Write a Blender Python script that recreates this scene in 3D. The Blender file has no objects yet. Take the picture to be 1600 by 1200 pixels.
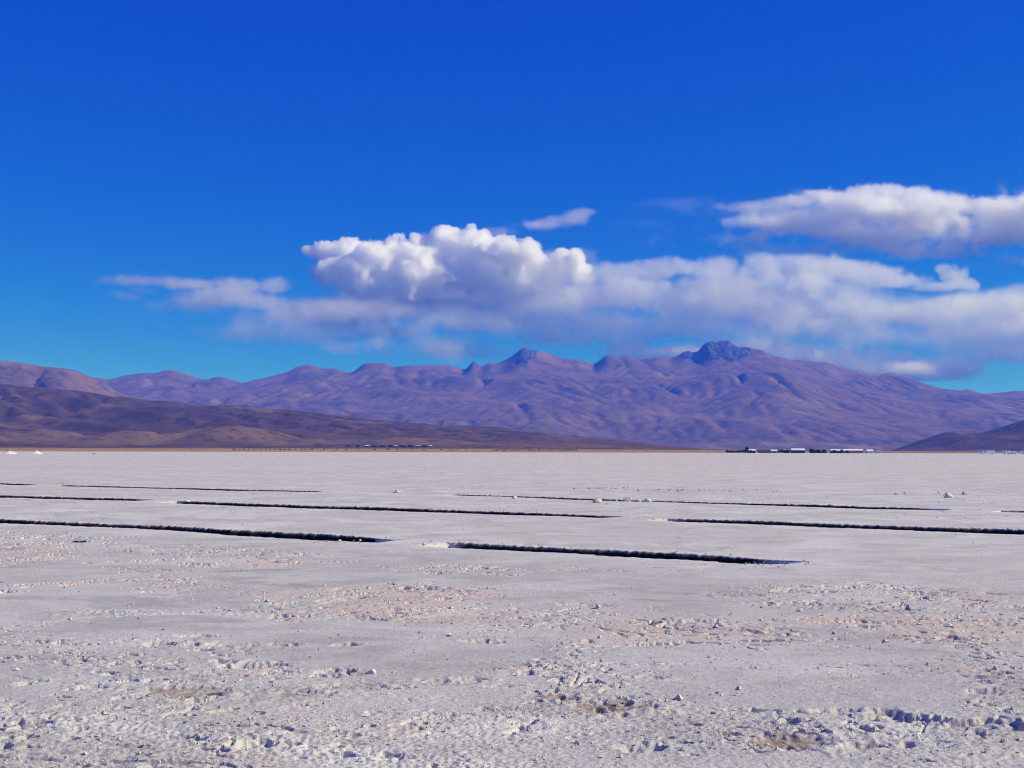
import bpy, math, random
import numpy as np
from mathutils import Vector, Matrix

scene = bpy.context.scene
# ------------------------------------------------------------------ camera
CAM_H = 1.7
FPX = 2031.0                       # focal length in photo pixels (1600 wide)
HORIZON = 705.3
PITCH = math.atan((HORIZON - 600.0) / FPX)
ROLL = math.radians(0.12)
cam_data = bpy.data.cameras.new('camera')
cam = bpy.data.objects.new('camera', cam_data)
scene.collection.objects.link(cam)
cam_data.sensor_width = 36.0
cam_data.lens = 36.0 * FPX / 1600.0
cam_data.clip_start = 0.1
cam_data.clip_end = 300000.0
CAM_R = Matrix.Rotation(math.pi / 2 + PITCH, 3, 'X') @ Matrix.Rotation(ROLL, 3, 'Z')
cam.rotation_euler = CAM_R.to_euler()
cam.location = (0, 0, CAM_H)
scene.camera = cam
CR = np.array(CAM_R)


def ray(px, py):
    """direction (per unit of forward y) through a point of the photograph"""
    d = CR @ np.array([(px - 800.0) / FPX, -(py - 600.0) / FPX, -1.0])
    return d / d[1]


def at(px, py, y):
    d = ray(px, py)
    return np.array([d[0] * y, y, CAM_H + d[2] * y])


def ground(px, py):
    d = ray(px, py)
    t = -CAM_H / d[2]
    return np.array([d[0] * t, t])


# ------------------------------------------------------------------ sky, sun, exposure
SUN_EL = math.radians(36.0)
SUN_AZ = math.radians(-4.0)         # from +x (right of the picture) towards +y (away)
SUN_DIR = Vector((math.cos(SUN_EL) * math.cos(SUN_AZ), math.cos(SUN_EL) * math.sin(SUN_AZ), math.sin(SUN_EL)))
world = bpy.data.worlds.new('World')
scene.world = world
world.use_nodes = True
wn, wl = world.node_tree.nodes, world.node_tree.links
wn.clear()
sky = wn.new('ShaderNodeTexSky')
sky.sky_type = 'NISHITA'
sky.sun_disc = False
sky.sun_elevation = SUN_EL
sky.sun_rotation = math.pi / 2 - SUN_AZ
sky.altitude = 3400.0
sky.air_density = 1.0
sky.dust_density = 0.1
sky.ozone_density = 4.0
# grade of the whole sky: the photograph's deep saturated blue (the same curve in every direction)
SKY_POW = (2.8, 1.4, 0.45)
SKY_MUL = (1.2, 0.72, 0.85)
SKY_MAX = (0.8, 0.9, 1.2)
sc0 = wn.new('ShaderNodeVectorMath'); sc0.operation = 'SCALE'; sc0.inputs['Scale'].default_value = 0.1
sep = wn.new('ShaderNodeSeparateXYZ')
com = wn.new('ShaderNodeCombineXYZ')
wl.new(sky.outputs[0], sc0.inputs[0])
wl.new(sc0.outputs[0], sep.inputs[0])
for ch in range(3):
    p_ = wn.new('ShaderNodeMath'); p_.operation = 'POWER'; p_.inputs[1].default_value = SKY_POW[ch]
    m_ = wn.new('ShaderNodeMath'); m_.operation = 'MULTIPLY'; m_.inputs[1].default_value = SKY_MUL[ch]
    n_ = wn.new('ShaderNodeMath'); n_.operation = 'MINIMUM'; n_.inputs[1].default_value = SKY_MAX[ch]
    wl.new(sep.outputs[ch], p_.inputs[0]); wl.new(p_.outputs[0], m_.inputs[0])
    wl.new(m_.outputs[0], n_.inputs[0]); wl.new(n_.outputs[0], com.inputs[ch])
sc1 = wn.new('ShaderNodeVectorMath'); sc1.operation = 'SCALE'; sc1.inputs['Scale'].default_value = 10.0
bgn = wn.new('ShaderNodeBackground')
bgn.inputs['Strength'].default_value = 0.1
wo = wn.new('ShaderNodeOutputWorld')
wl.new(com.outputs[0], sc1.inputs[0])
wl.new(sc1.outputs[0], bgn.inputs['Color'])
wl.new(bgn.outputs[0], wo.inputs['Surface'])

sun_data = bpy.data.lights.new('sun', 'SUN')
sun_data.energy = 5.0
sun_data.angle = math.radians(0.53)
sun_data.color = (1.0, 0.94, 0.72)
sun = bpy.data.objects.new('sun', sun_data)
sun.rotation_euler = SUN_DIR.to_track_quat('Z', 'Y').to_euler()
sun.location = (0, 0, 50)
scene.collection.objects.link(sun)

vs = scene.view_settings
scene.display_settings.display_device = 'sRGB'
vs.view_transform = 'Standard'
vs.look = 'None'
vs.exposure = 0.06
vs.gamma = 1.0
vs.use_curve_mapping = False
scene.render.engine = 'CYCLES'
cy = scene.cycles
cy.use_denoising = True
cy.denoising_prefilter = 'FAST'
cy.filter_width = 1.1
cy.max_bounces = 80
cy.diffuse_bounces = 3
cy.glossy_bounces = 2
cy.transmission_bounces = 2
cy.volume_bounces = 80
cy.volume_step_rate = 1.6
cy.transparent_max_bounces = 8
cy.use_adaptive_sampling = True
cy.adaptive_threshold = 0.02
# ------------------------------------------------------------------ helpers
rng = np.random.default_rng(7)


def upsample(lat, n, axis):
    """smooth (Catmull-Rom) interpolation of a lattice along one axis to n samples"""
    m = lat.shape[axis]
    t = np.linspace(1.0, m - 2.001, n)
    i = np.floor(t).astype(int)
    f = t - i
    w = [-.5 * f ** 3 + f ** 2 - .5 * f, 1.5 * f ** 3 - 2.5 * f ** 2 + 1, -1.5 * f ** 3 + 2 * f ** 2 + .5 * f, .5 * f ** 3 - .5 * f ** 2]
    sh = [1] * lat.ndim
    sh[axis] = n
    out = 0
    for k in range(4):
        out = out + np.take(lat, np.clip(i + k - 1, 0, m - 1), axis=axis) * w[k].reshape(sh)
    return out


def noise_grid(shape, cells, seed):
    r = np.random.default_rng(seed)
    lat = r.standard_normal([int(math.ceil(c)) + 4 for c in cells]).astype(np.float32)
    for ax in range(len(shape)):
        lat = upsample(lat, shape[ax], ax).astype(np.float32)
    return lat


def link(o):
    scene.collection.objects.link(o)
    return o


# ------------------------------------------------------------------ clouds (real volumes, far beyond the range)
def cloud_material(name, density):
    m = bpy.data.materials.new(name)
    m.use_nodes = True
    n, l = m.node_tree.nodes, m.node_tree.links
    n.clear()
    v = n.new('ShaderNodeVolumePrincipled')
    v.inputs['Color'].default_value = (1.0, 1.0, 1.0, 1)
    v.inputs['Anisotropy'].default_value = 0.6
    a = n.new('ShaderNodeAttribute')
    a.attribute_name = 'density'
    mu = n.new('ShaderNodeMath')
    mu.operation = 'MULTIPLY'
    mu.inputs[1].default_value = density
    l.new(a.outputs['Fac'], mu.inputs[0])
    l.new(mu.outputs[0], v.inputs['Density'])
    o = n.new('ShaderNodeOutputMaterial')
    l.new(v.outputs[0], o.inputs['Volume'])
    return m


def cloud_object(name, dens, lo, hi, mat, label):
    """dens: numpy density samples between the corners lo and hi, stored on points and
    read back voxel by voxel by a Volume Cube"""
    nx, ny, nz = dens.shape
    me = bpy.data.meshes.new(name)
    me.vertices.add(dens.size)
    at_ = me.attributes.new('dens', 'FLOAT', 'POINT')
    at_.data.foreach_set('value', dens.astype(np.float32).ravel())
    store = bpy.data.objects.new(name + '_samples', me)
    vol = bpy.data.volumes.new(name)
    vol.materials.append(mat)
    o = link(bpy.data.objects.new(name, vol))
    g = bpy.data.node_groups.new(name + '_nodes', 'GeometryNodeTree')
    g.interface.new_socket('Geometry', in_out='INPUT', socket_type='NodeSocketGeometry')
    g.interface.new_socket('Geometry', in_out='OUTPUT', socket_type='NodeSocketGeometry')
    N, L = g.nodes, g.links
    gi, go = N.new('GeometryNodeObjectInfo'), N.new('NodeGroupOutput')
    gi.inputs['Object'].default_value = store
    pos = N.new('GeometryNodeInputPosition')
    size = [h - l for h, l in zip(hi, lo)]
    res = (nx, ny, nz)
    sub = N.new('ShaderNodeVectorMath'); sub.operation = 'SUBTRACT'; sub.inputs[1].default_value = lo
    mul = N.new('ShaderNodeVectorMath'); mul.operation = 'MULTIPLY'
    mul.inputs[1].default_value = [(res[k] - 1) / size[k] for k in range(3)]
    L.new(pos.outputs[0], sub.inputs[0]); L.new(sub.outputs[0], mul.inputs[0])
    se = N.new('ShaderNodeSeparateXYZ'); L.new(mul.outputs[0], se.inputs[0])
    ints = []
    for k in range(3):
        f = N.new('FunctionNodeFloatToInt'); f.rounding_mode = 'ROUND'
        L.new(se.outputs[k], f.inputs[0]); ints.append(f.outputs[0])

    def im(op, a, b):
        q = N.new('FunctionNodeIntegerMath'); q.operation = op
        for s, v in ((0, a), (1, b)):
            if isinstance(v, int):
                q.inputs[s].default_value = v
            else:
                L.new(v, q.inputs[s])
        return q.outputs[0]
    idx = im('ADD', im('MULTIPLY', ints[0], ny * nz), im('ADD', im('MULTIPLY', ints[1], nz), ints[2]))
    na = N.new('GeometryNodeInputNamedAttribute'); na.data_type = 'FLOAT'; na.inputs['Name'].default_value = 'dens'
    si = N.new('GeometryNodeSampleIndex'); si.data_type = 'FLOAT'; si.domain = 'POINT'; si.clamp = True
    L.new(gi.outputs['Geometry'], si.inputs['Geometry']); L.new(na.outputs[0], si.inputs['Value']); L.new(idx, si.inputs['Index'])
    vc = N.new('GeometryNodeVolumeCube')
    vc.inputs['Min'].default_value = lo; vc.inputs['Max'].default_value = hi
    vc.inputs['Resolution X'].default_value = nx
    vc.inputs['Resolution Y'].default_value = ny
    vc.inputs['Resolution Z'].default_value = nz
    L.new(si.outputs[0], vc.inputs['Density'])
    sm = N.new('GeometryNodeSetMaterial'); sm.inputs['Material'].default_value = mat
    L.new(vc.outputs[0], sm.inputs[0]); L.new(sm.outputs[0], go.inputs[0])
    md = o.modifiers.new('cloud', 'NODES'); md.node_group = g
    o['label'] = label; o['category'] = 'cloud'
    return o


class CloudGrid:
    def __init__(self, px0, px1, py0, py1, y0, y1, vox, seed):
        a, b = at(px0, py0, (y0 + y1) / 2), at(px1, py1, (y0 + y1) / 2)
        lo = np.array([a[0], y0, b[2]]); hi = np.array([b[0], y1, a[2]])
        self.n = [max(8, int((hi[k] - lo[k]) / vox)) for k in range(3)]
        self.lo, self.hi, self.vox = lo, hi, vox
        self.ax = [np.linspace(lo[k], hi[k], self.n[k]).astype(np.float32) for k in range(3)]
        size = hi - lo
        big = noise_grid(self.n, size / 900.0, seed)
        mid = noise_grid(self.n, size / 380.0, seed + 1)
        sma = noise_grid(self.n, size / 165.0, seed + 2)
        tin = noise_grid(self.n, size / 95.0, seed + 5)
        self.wisp = noise_grid(self.n, size / np.array([1600., 1200., 420.]), seed + 3) * .6 + mid * .32 + sma * .22 + tin * .1
        # billows: folded noise gives round bumps with sharp creases between them
        self.bil = (.75 - np.abs(big)) * .55 + (.75 - np.abs(mid)) * .42 + (.75 - np.abs(sma)) * .30 + (.75 - np.abs(tin)) * .18
        self.d = np.zeros(self.n, np.float32)

    def puff(self, c, r, dens=1.0, soft=.12, billow=.45, wisp=0.0):
        """one ellipsoidal lobe: centre c, radii r, edge softness and how lumpy / wispy its skin is"""
        r = np.array(r, float)
        grow = 1.0 + billow * .9 + wisp * 1.2
        sl = []
        for k in range(3):
            i0 = np.searchsorted(self.ax[k], c[k] - r[k] * grow); i1 = np.searchsorted(self.ax[k], c[k] + r[k] * grow)
            if i1 - i0 < 1:
                return
            sl.append(slice(i0, i1))
        X = ((self.ax[0][sl[0]] - c[0]) / r[0])[:, None, None]
        Y = ((self.ax[1][sl[1]] - c[1]) / r[1])[None, :, None]
        Z = ((self.ax[2][sl[2]] - c[2]) / r[2])[None, None, :]
        q = np.sqrt(X * X + Y * Y + Z * Z)
        s = tuple(sl)
        f = (1.0 - q + billow * self.bil[s] * .7 + wisp * self.wisp[s]) / soft
        f = np.clip(f, 0, 1)
        f = f * f * (3 - 2 * f) * dens
        self.d[s] = np.maximum(self.d[s], f)

    def finish(self, name, mat, label):
        for k in range(3):
            for e in (0, 1, -1, -2):
                ix = [slice(None)] * 3; ix[k] = e
                self.d[tuple(ix)] = 0
        self.d[self.d < .004] = 0
        return cloud_object(name, self.d, tuple(self.lo), tuple(self.hi), mat, label)


CY = 34000.0
KP = CY / FPX                      # metres per photo pixel at the clouds


def head(G, px, py, rx, rz, n=9, y=CY, lev=2, **kw):
    """a cumulus head: a big lobe with round lobes budding from its upper skin, and smaller ones from those"""
    c = at(px, py, y + rng.uniform(-400, 400))
    r = np.array([rx, (rx + rz) * .5, rz]) * KP * (y / CY)
    G.puff(c, r, **kw)
    if lev == 0:
        return
    for k in range(n):
        a, b = rng.uniform(0, 2 * math.pi), rng.uniform(-.35, 1.0)
        s = math.sqrt(max(0, 1 - b * b))
        dr = np.array([math.cos(a) * s, math.sin(a) * s, b])
        f = rng.uniform(.3, .52)
        c2 = c + dr * r * (1 - f * .3)
        G.puff(c2, np.full(3, min(r[0], r[2]) * f), **kw)
        if lev > 1:
            for q in range(4):
                a, b = rng.uniform(0, 2 * math.pi), rng.uniform(-.5, 1.0)
                s = math.sqrt(max(0, 1 - b * b))
                d2 = np.array([math.cos(a) * s, math.sin(a) * s, b])
                f2 = f * rng.uniform(.35, .55)
                G.puff(c2 + d2 * min(r[0], r[2]) * (f - f2 * .3), np.full(3, min(r[0], r[2]) * f2), **kw)


def veil(G, rows, y=CY, dk=1.0, thick=1000, soft=.9, billow=.3, wisp=.5):
    for (px, py, rx, rz, dn) in rows:
        G.puff(at(px, py, y), (rx * KP * y / CY, thick, rz * KP * y / CY), dens=dn * dk, soft=soft, billow=billow, wisp=wisp)


cm = cloud_material('cloud_vapour', 0.011)
G = CloudGrid(450, 935, 338, 492, CY - 1500, CY + 1300, 27.0, 21)
T = dict(dens=1.25, soft=.24, billow=.80, wisp=.12)
for a in [(486, 392, 14, 8), (512, 392, 24, 14), (548, 394, 28, 22), (582, 408, 34, 30), (560, 430, 40, 30), (628, 396, 30, 24), (655, 404, 34, 30), (698, 384, 26, 26), (735, 388, 40, 28), (775, 396, 40, 26), (812, 402, 32, 24),
          (838, 412, 18, 14), (610, 440, 40, 32), (690, 430, 56, 40), (770, 436, 60, 36), (650, 446, 44, 32), (520, 425, 34, 18)]:
    head(G, *a, n=11, **T)
for a in [(880, 402, 18, 11), (898, 406, 15, 14), (862, 420, 24, 14), (905, 420, 20, 10)]:
    head(G, *a, n=8, lev=2, **T)
for a in [(893, 432, 24, 14), (845, 436, 36, 20), (920, 434, 22, 10)]:
    head(G, *a, n=7, lev=1, dens=.8, soft=.5, billow=.6, wisp=.15)
G.finish('cloud', cm, 'brilliant white cumulus heads billowing up from the left half of the long cloud bank')

G = CloudGrid(120, 1760, 335, 600, CY - 2600, CY + 2400, 46.0, 11)
S = dict(dens=.45, soft=.5, billow=.65, wisp=.18)
for a in [(940, 428, 44, 16), (985, 430, 40, 20), (1030, 424, 40, 20), (1075, 418, 40, 18), (1110, 424, 46, 24), (1150, 446, 50, 26), (1200, 416, 46, 20), (1250, 412, 54, 20), (1240, 440, 60, 30),
          (1310, 418, 60, 20), (1360, 430, 60, 20), (1410, 440, 50, 12), (1255, 462, 50, 28), (1295, 466, 46, 26), (1460, 448, 50, 8), (1000, 460, 80, 30), (1100, 462, 80, 30)]:
    head(G, *a, n=7, lev=1, **S)
for a in [(1474, 420, 14, 9), (1492, 432, 22, 16), (1505, 445, 30, 12)]:
    head(G, *a, n=7, lev=1, dens=.5, soft=.45, billow=.6, wisp=.1)
for a in [(310, 442, 40, 10), (350, 444, 30, 16), (385, 450, 34, 22), (425, 446, 34, 16), (340, 462, 40, 20), (400, 470, 50, 18)]:
    head(G, *a, n=7, lev=1, y=CY - 1700.0, dens=.55, soft=.6, billow=.62, wisp=.25)
veil(G, [(600, 478, 210, 52, .5), (760, 482, 220, 54, .5),
         (880, 470, 210, 64, .5), (930, 500, 240, 48, .4), (1060, 480, 220, 58, .5), (1180, 480, 210, 56, .5), (1320, 478, 220, 42, .45), (1600, 470, 170, 28, .45), (1720, 465, 120, 32, .45),
         (1450, 490, 260, 40, .45), (1620, 492, 240, 44, .45), (1300, 515, 360, 44, .40), (1550, 525, 300, 46, .40), (1000, 524, 120, 28, .4), (1110, 516, 240, 46, .40)], wisp=.34, thick=1100, dk=1.05)
CF = CY - 1750.0                   # the lower left wing hangs nearer, clear of the heads' shadow
veil(G, [(290, 444, 120, 14, .45), (240, 439, 70, 8, .35), (350, 470, 140, 36, .42), (440, 492, 190, 40, .36), (520, 490, 170, 46, .34), (640, 530, 150, 40, .46), (540, 516, 280, 32, .30), (400, 514, 190, 26, .22), (720, 505, 160, 34, .22)],
     y=CF, wisp=.42, thick=620, dk=1.3)
veil(G, [(1420, 574, 190, 28, .6), (1610, 566, 80, 12, .2), (1260, 560, 280, 38, .6), (700, 540, 120, 22, .2),
         (880, 528, 140, 24, .4), (1010, 540, 70, 18, .32), (190, 460, 28, 7, .2), (218, 452, 30, 6, .16), (1120, 548, 220, 38, .55), (860, 545, 240, 16, .12), (1560, 545, 240, 26, .3), (760, 500, 200, 30, .3)], wisp=.45, dk=1.35)
for a in [(600, 516, 60, 14), (640, 522, 50, 14), (875, 522, 16, 6), (1020, 534, 14, 9), (1000, 528, 20, 8)]:
    head(G, *a, n=6, lev=1, dens=.4, soft=.7, billow=.6, wisp=.3)
G.finish('cloud', cm, 'long soft grey-white cloud bank lying low above the whole mountain range')

CU = CY + 4500.0
G = CloudGrid(940, 1800, 258, 428, CU - 1700, CU + 1700, 54.0, 31)
for a in [(1395, 300, 34, 14), (1360, 300, 34, 14), (1428, 304, 32, 18), (1300, 306, 52, 12), (1245, 314, 54, 9), (1340, 316, 70, 20), (1450, 322, 70, 24), (1540, 326, 80, 20), (1620, 326, 80, 24)]:
    head(G, *a, n=8, lev=1, y=CU, dens=.65, soft=.5, billow=.62, wisp=.2)
veil(G, [(1200, 322, 80, 8, .3), (1330, 328, 160, 22, .3), (1480, 342, 180, 36, .5), (1600, 340, 160, 38, .5), (1700, 340, 120, 38, .5), (1420, 360, 260, 32, .42), (1250, 366, 260, 22, .32),
         (1150, 374, 140, 11, .2), (1550, 374, 260, 34, .45), (1700, 372, 140, 32, .45), (1350, 386, 260, 16, .22), (1500, 394, 210, 12, .3), (1060, 318, 90, 7, .1), (1010, 352, 80, 9, .07), (1120, 330, 120, 8, .08)], wisp=.6, thick=1000, y=CU, dk=1.5)
G.finish('cloud', cm, 'higher ragged cloud with small round heads drifting above the long bank at right')

G = CloudGrid(720, 970, 312, 385, CY - 800, CY + 800, 40.0, 51)
veil(G, [(885, 342, 56, 10, .35), (840, 351, 80, 10, .32), (785, 358, 50, 8, .24), (905, 335, 30, 6, .3), (760, 364, 50, 6, .2)], wisp=.6, thick=600, dk=1.5)
G.finish('cloud', cm, 'small thin wisp of cloud hanging alone just above the tallest cumulus head')
# ------------------------------------------------------------------ noise and meshes
def _hash(ix, iy, seed):
    h = (ix.astype(np.int64) * 374761393 + iy.astype(np.int64) * 668265263 + seed * 974634777) & 0xffffffff
    h = ((h ^ (h >> 13)) * 1274126177) & 0xffffffff
    return ((h ^ (h >> 16)) & 0xffff).astype(np.float32) / 65536.0


def perlin(x, y, seed=0):
    x = np.asarray(x, np.float64); y = np.asarray(y, np.float64)
    ix, iy = np.floor(x), np.floor(y)
    fx, fy = (x - ix).astype(np.float32), (y - iy).astype(np.float32)
    ix = ix.astype(np.int64); iy = iy.astype(np.int64)
    u, v = fx * fx * fx * (fx * (fx * 6 - 15) + 10), fy * fy * fy * (fy * (fy * 6 - 15) + 10)
    out = 0
    for dx in (0, 1):
        for dy in (0, 1):
            a = _hash(ix + dx, iy + dy, seed) * (2 * math.pi)
            g = np.cos(a) * (fx - dx) + np.sin(a) * (fy - dy)
            out = out + g * (u if dx else 1 - u) * (v if dy else 1 - v)
    return out * 1.5


def fbm(x, y, seed=0, octv=4, gain=.5, lac=2.03):
    s, a, t = 0, 1.0, 0.0
    for k in range(octv):
        s = s + perlin(x, y, seed + k) * a
        t += a
        a *= gain
        x = x * lac + 17.3; y = y * lac - 9.1
    return s / t


def sstep(a, b, x):
    t = np.clip((x - a) / (b - a), 0, 1)
    return t * t * (3 - 2 * t)


def grid_faces(nr, nc, off=0):
    i = np.arange(nr * nc).reshape(nr, nc) + off
    return np.stack([i[:-1, :-1], i[:-1, 1:], i[1:, 1:], i[1:, :-1]], -1).reshape(-1, 4)


def mesh_np(name, co, faces, mats, smooth=True, attrs=None):
    me = bpy.data.meshes.new(name)
    co = np.ascontiguousarray(co, np.float32); faces = np.ascontiguousarray(faces, np.int32)
    k = faces.shape[1]
    me.vertices.add(len(co)); me.vertices.foreach_set('co', co.ravel())
    me.loops.add(faces.size); me.loops.foreach_set('vertex_index', faces.ravel())
    me.polygons.add(len(faces))
    me.polygons.foreach_set('loop_start', np.arange(0, faces.size, k, dtype=np.int32))
    for m in (mats if isinstance(mats, (list, tuple)) else [mats]):
        me.materials.append(m)
    me.update(calc_edges=True)
    me.polygons.foreach_set('use_smooth', np.broadcast_to(np.asarray(smooth, bool), (len(faces),)).copy())
    for an, col in (attrs or {}).items():
        a = me.color_attributes.new(an, 'FLOAT_COLOR', 'POINT')
        c = np.ones((len(co), 4), np.float32); c[:, :col.shape[1]] = col
        a.data.foreach_set('color', c.ravel())
    return me


def add(name, me, parent=None, kind=None, label=None, category=None, group=None, loc=None):
    o = link(bpy.data.objects.new(name, me))
    if parent is not None:
        o.parent = parent
    for k, v in (('kind', kind), ('label', label), ('category', category), ('group', group)):
        if v:
            o[k] = v
    if loc is not None:
        o.location = loc
    return o


class NT:
    """a short hand for node materials"""
    def __init__(self, name):
        self.m = bpy.data.materials.new(name); self.m.use_nodes = True
        self.n, self.l = self.m.node_tree.nodes, self.m.node_tree.links
        self.b = self.n['Principled BSDF']
        self.geo = self.n.new('ShaderNodeNewGeometry').outputs['Position']

    def put(self, sock, v):
        if isinstance(v, bpy.types.NodeSocket):
            self.l.new(v, sock)
        elif isinstance(v, tuple) and len(v) == 3 and sock.type == 'RGBA':
            sock.default_value = (*v, 1)
        else:
            sock.default_value = v

    def noise(self, scale, detail=4, rough=.55, vec=None, stretch=None):
        t = self.n.new('ShaderNodeTexNoise')
        t.inputs['Scale'].default_value = scale; t.inputs['Detail'].default_value = detail; t.inputs['Roughness'].default_value = rough
        src = vec or self.geo
        if stretch:
            mp = self.n.new('ShaderNodeMapping'); mp.inputs['Scale'].default_value = stretch
            self.l.new(src, mp.inputs['Vector']); src = mp.outputs[0]
        self.l.new(src, t.inputs['Vector'])
        return t.outputs['Fac']

    def ramp(self, v, a, b):
        r = self.n.new('ShaderNodeMapRange'); r.interpolation_type = 'SMOOTHSTEP'
        self.put(r.inputs[0], v); r.inputs[1].default_value = a; r.inputs[2].default_value = b
        return r.outputs[0]

    def math(self, op, a, b=0.0):
        r = self.n.new('ShaderNodeMath'); r.operation = op
        self.put(r.inputs[0], a); self.put(r.inputs[1], b)
        return r.outputs[0]

    def mix(self, f, a, b, blend='MIX'):
        r = self.n.new('ShaderNodeMix'); r.data_type = 'RGBA'; r.blend_type = blend
        self.put(r.inputs[0], f); self.put(r.inputs[6], a); self.put(r.inputs[7], b)
        return r.outputs[2]

    def attr(self, name):
        a = self.n.new('ShaderNodeAttribute'); a.attribute_name = name
        s = self.n.new('ShaderNodeSeparateColor'); self.l.new(a.outputs['Color'], s.inputs[0])
        return s.outputs

    def bump(self, h, strength, dist):
        b = self.n.new('ShaderNodeBump'); b.inputs['Strength'].default_value = strength; b.inputs['Distance'].default_value = dist
        self.l.new(h, b.inputs['Height']); self.l.new(b.outputs[0], self.b.inputs['Normal'])

    def done(self, col, rough=.9, spec=.2):
        self.put(self.b.inputs['Base Color'], col); self.put(self.b.inputs['Roughness'], rough)
        self.b.inputs['Specular IOR Level'].default_value = spec
        return self.m


# ------------------------------------------------------------------ mountains
def erode(z, cell, n=30000, steps=70, rounds=3, seed=1, rate=.25, cap=4.0, dep=.25, inertia=.08):
    """rain on a height field: drops run downhill, cut gullies and drop what they carry"""
    r = np.random.default_rng(seed)
    z = (z / cell).astype(np.float64)
    H, W = z.shape
    for _ in range(rounds):
        px = r.uniform(1, W - 3, n); py = r.uniform(1, H - 3, n)
        dx = np.zeros(n); dy = np.zeros(n); vel = np.ones(n); wat = np.ones(n); sed = np.zeros(n)
        for s in range(steps):
            ix = px.astype(int); iy = py.astype(int); u = px - ix; v = py - iy
            a, b, c, d = z[iy, ix], z[iy, ix + 1], z[iy + 1, ix], z[iy + 1, ix + 1]
            gx = (b - a) * (1 - v) + (d - c) * v; gy = (c - a) * (1 - u) + (d - b) * u
            h0 = a * (1 - u) * (1 - v) + b * u * (1 - v) + c * (1 - u) * v + d * u * v
            dx = dx * inertia - gx * (1 - inertia); dy = dy * inertia - gy * (1 - inertia)
            l = np.hypot(dx, dy) + 1e-9; dx /= l; dy /= l
            nx = np.clip(px + dx, 1, W - 3); ny = np.clip(py + dy, 1, H - 3)
            jx = nx.astype(int); jy = ny.astype(int); p = nx - jx; q = ny - jy
            h1 = z[jy, jx] * (1 - p) * (1 - q) + z[jy, jx + 1] * p * (1 - q) + z[jy + 1, jx] * (1 - p) * q + z[jy + 1, jx + 1] * p * q
            dh = h1 - h0
            c_ = np.maximum(-dh, .01) * vel * wat * cap
            up = dh > 0
            amt = np.where(up, -np.minimum(dh, sed), np.where(sed > c_, -(sed - c_) * dep, np.minimum((c_ - sed) * rate, np.maximum(-dh, 0))))
            amt *= .6
            sed += amt
            dz = 0
            for (yy, xx, w_) in ((iy, ix, (1 - u) * (1 - v)), (iy, ix + 1, u * (1 - v)), (iy + 1, ix, (1 - u) * v), (iy + 1, ix + 1, u * v)):
                dz = dz + np.bincount(yy * W + xx, weights=amt * w_, minlength=H * W)
            z -= np.clip(dz, -.015, .03).reshape(H, W)
            vel = np.sqrt(np.maximum(.05, vel * vel - dh * 1.2)); vel = np.minimum(vel, 3.0); wat *= .985
            px, py = nx, ny
    return z * cell


def blur(z, k=1):
    for _ in range(k):
        p = np.pad(z, 1, mode='edge')
        z = (p[1:-1, 1:-1] * 4 + (p[:-2, 1:-1] + p[2:, 1:-1] + p[1:-1, :-2] + p[1:-1, 2:]) * 2 + p[:-2, :-2] + p[2:, 2:] + p[:-2, 2:] + p[2:, :-2]) / 16
    return z


def skyline(pts):
    """(azimuth tangent, elevation tangent) of points of an outline in the photograph"""
    d = np.array([ray(*p) for p in pts])
    o = np.argsort(d[:, 0])
    return d[o, 0], d[o, 2]


def fit_skyline(X, Y, Z, az, el, sigma=.004, s=None, nb=500):
    """raise or lower the relief so that its crest reaches the outline seen from the salt flat"""
    A = (X / Y); E = (Z - CAM_H) / Y
    edges = np.linspace(A.min(), A.max(), nb + 1)
    mid = (edges[1:] + edges[:-1]) / 2
    idx = np.clip(np.digitize(A.ravel(), edges) - 1, 0, nb - 1)
    mx = np.full(nb, -1.0)
    np.maximum.at(mx, idx, E.ravel())
    mx = np.maximum(mx, np.maximum(np.roll(mx, 1), np.roll(mx, -1)))
    ok = mx > 1e-4
    mx = np.interp(mid, mid[ok], mx[ok])
    want = np.interp(mid, az, el)
    ratio = np.clip(want / mx, .2, 5)

    def smooth(v, sg):
        w = max(1, int(sg / (mid[1] - mid[0])))
        ker = np.hanning(2 * w + 3)[1:-1]; ker /= ker.sum()
        return np.convolve(np.pad(v, len(ker) // 2, mode='edge'), ker, 'valid')
    r1 = np.interp(A, mid, smooth(ratio, sigma))
    if s is not None:                                    # sharp detail only near the crest, broad shape below it
        r2 = np.interp(A, mid, smooth(ratio, .05))
        k = sstep(.02, .24, s)
        r1 = r1 * (1 - k) + r2 * k
    return Z * r1


L3 = [(-400, 575), (-150, 570), (60, 585), (145, 589), (169, 591), (189, 586), (233, 582), (263, 577), (287, 580), (321, 591.5), (337, 589), (358, 590), (383, 596), (422, 586), (462, 571),
      (489, 569.6), (513, 574.6), (543, 578), (567, 566.5), (608, 567), (616, 570.6), (641, 570.6), (682, 570.6), (726, 571.6), (741, 561), (751, 569), (778, 565),
      (800, 550), (817, 542), (830, 545), (857, 550), (891, 560.5), (925, 564.5), (945, 554.5), (969, 556.5), (982, 555.5), (1002, 560), (1046, 558), (1070, 549),
      (1084, 545), (1100, 534), (1114, 532.5), (1120, 534), (1127, 531), (1133, 532.5), (1138, 530), (1161, 540), (1178, 545), (1195, 547), (1205, 552), (1235, 561), (1269, 564), (1303, 567),
      (1337, 578), (1370, 583.5), (1397, 581.5), (1418, 586), (1448, 596), (1482, 607), (1516, 608.5), (1543, 614.5), (1580, 610.5), (1600, 610.5), (1700, 600), (1900, 590), (2100, 600)]
L1 = [(-500, 585), (-300, 570), (-100, 563), (0, 564), (34, 566), (67, 572), (115, 577), (135, 584), (148, 591), (169, 601), (186, 611), (215, 622), (260, 636), (330, 660), (400, 690)]
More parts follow.
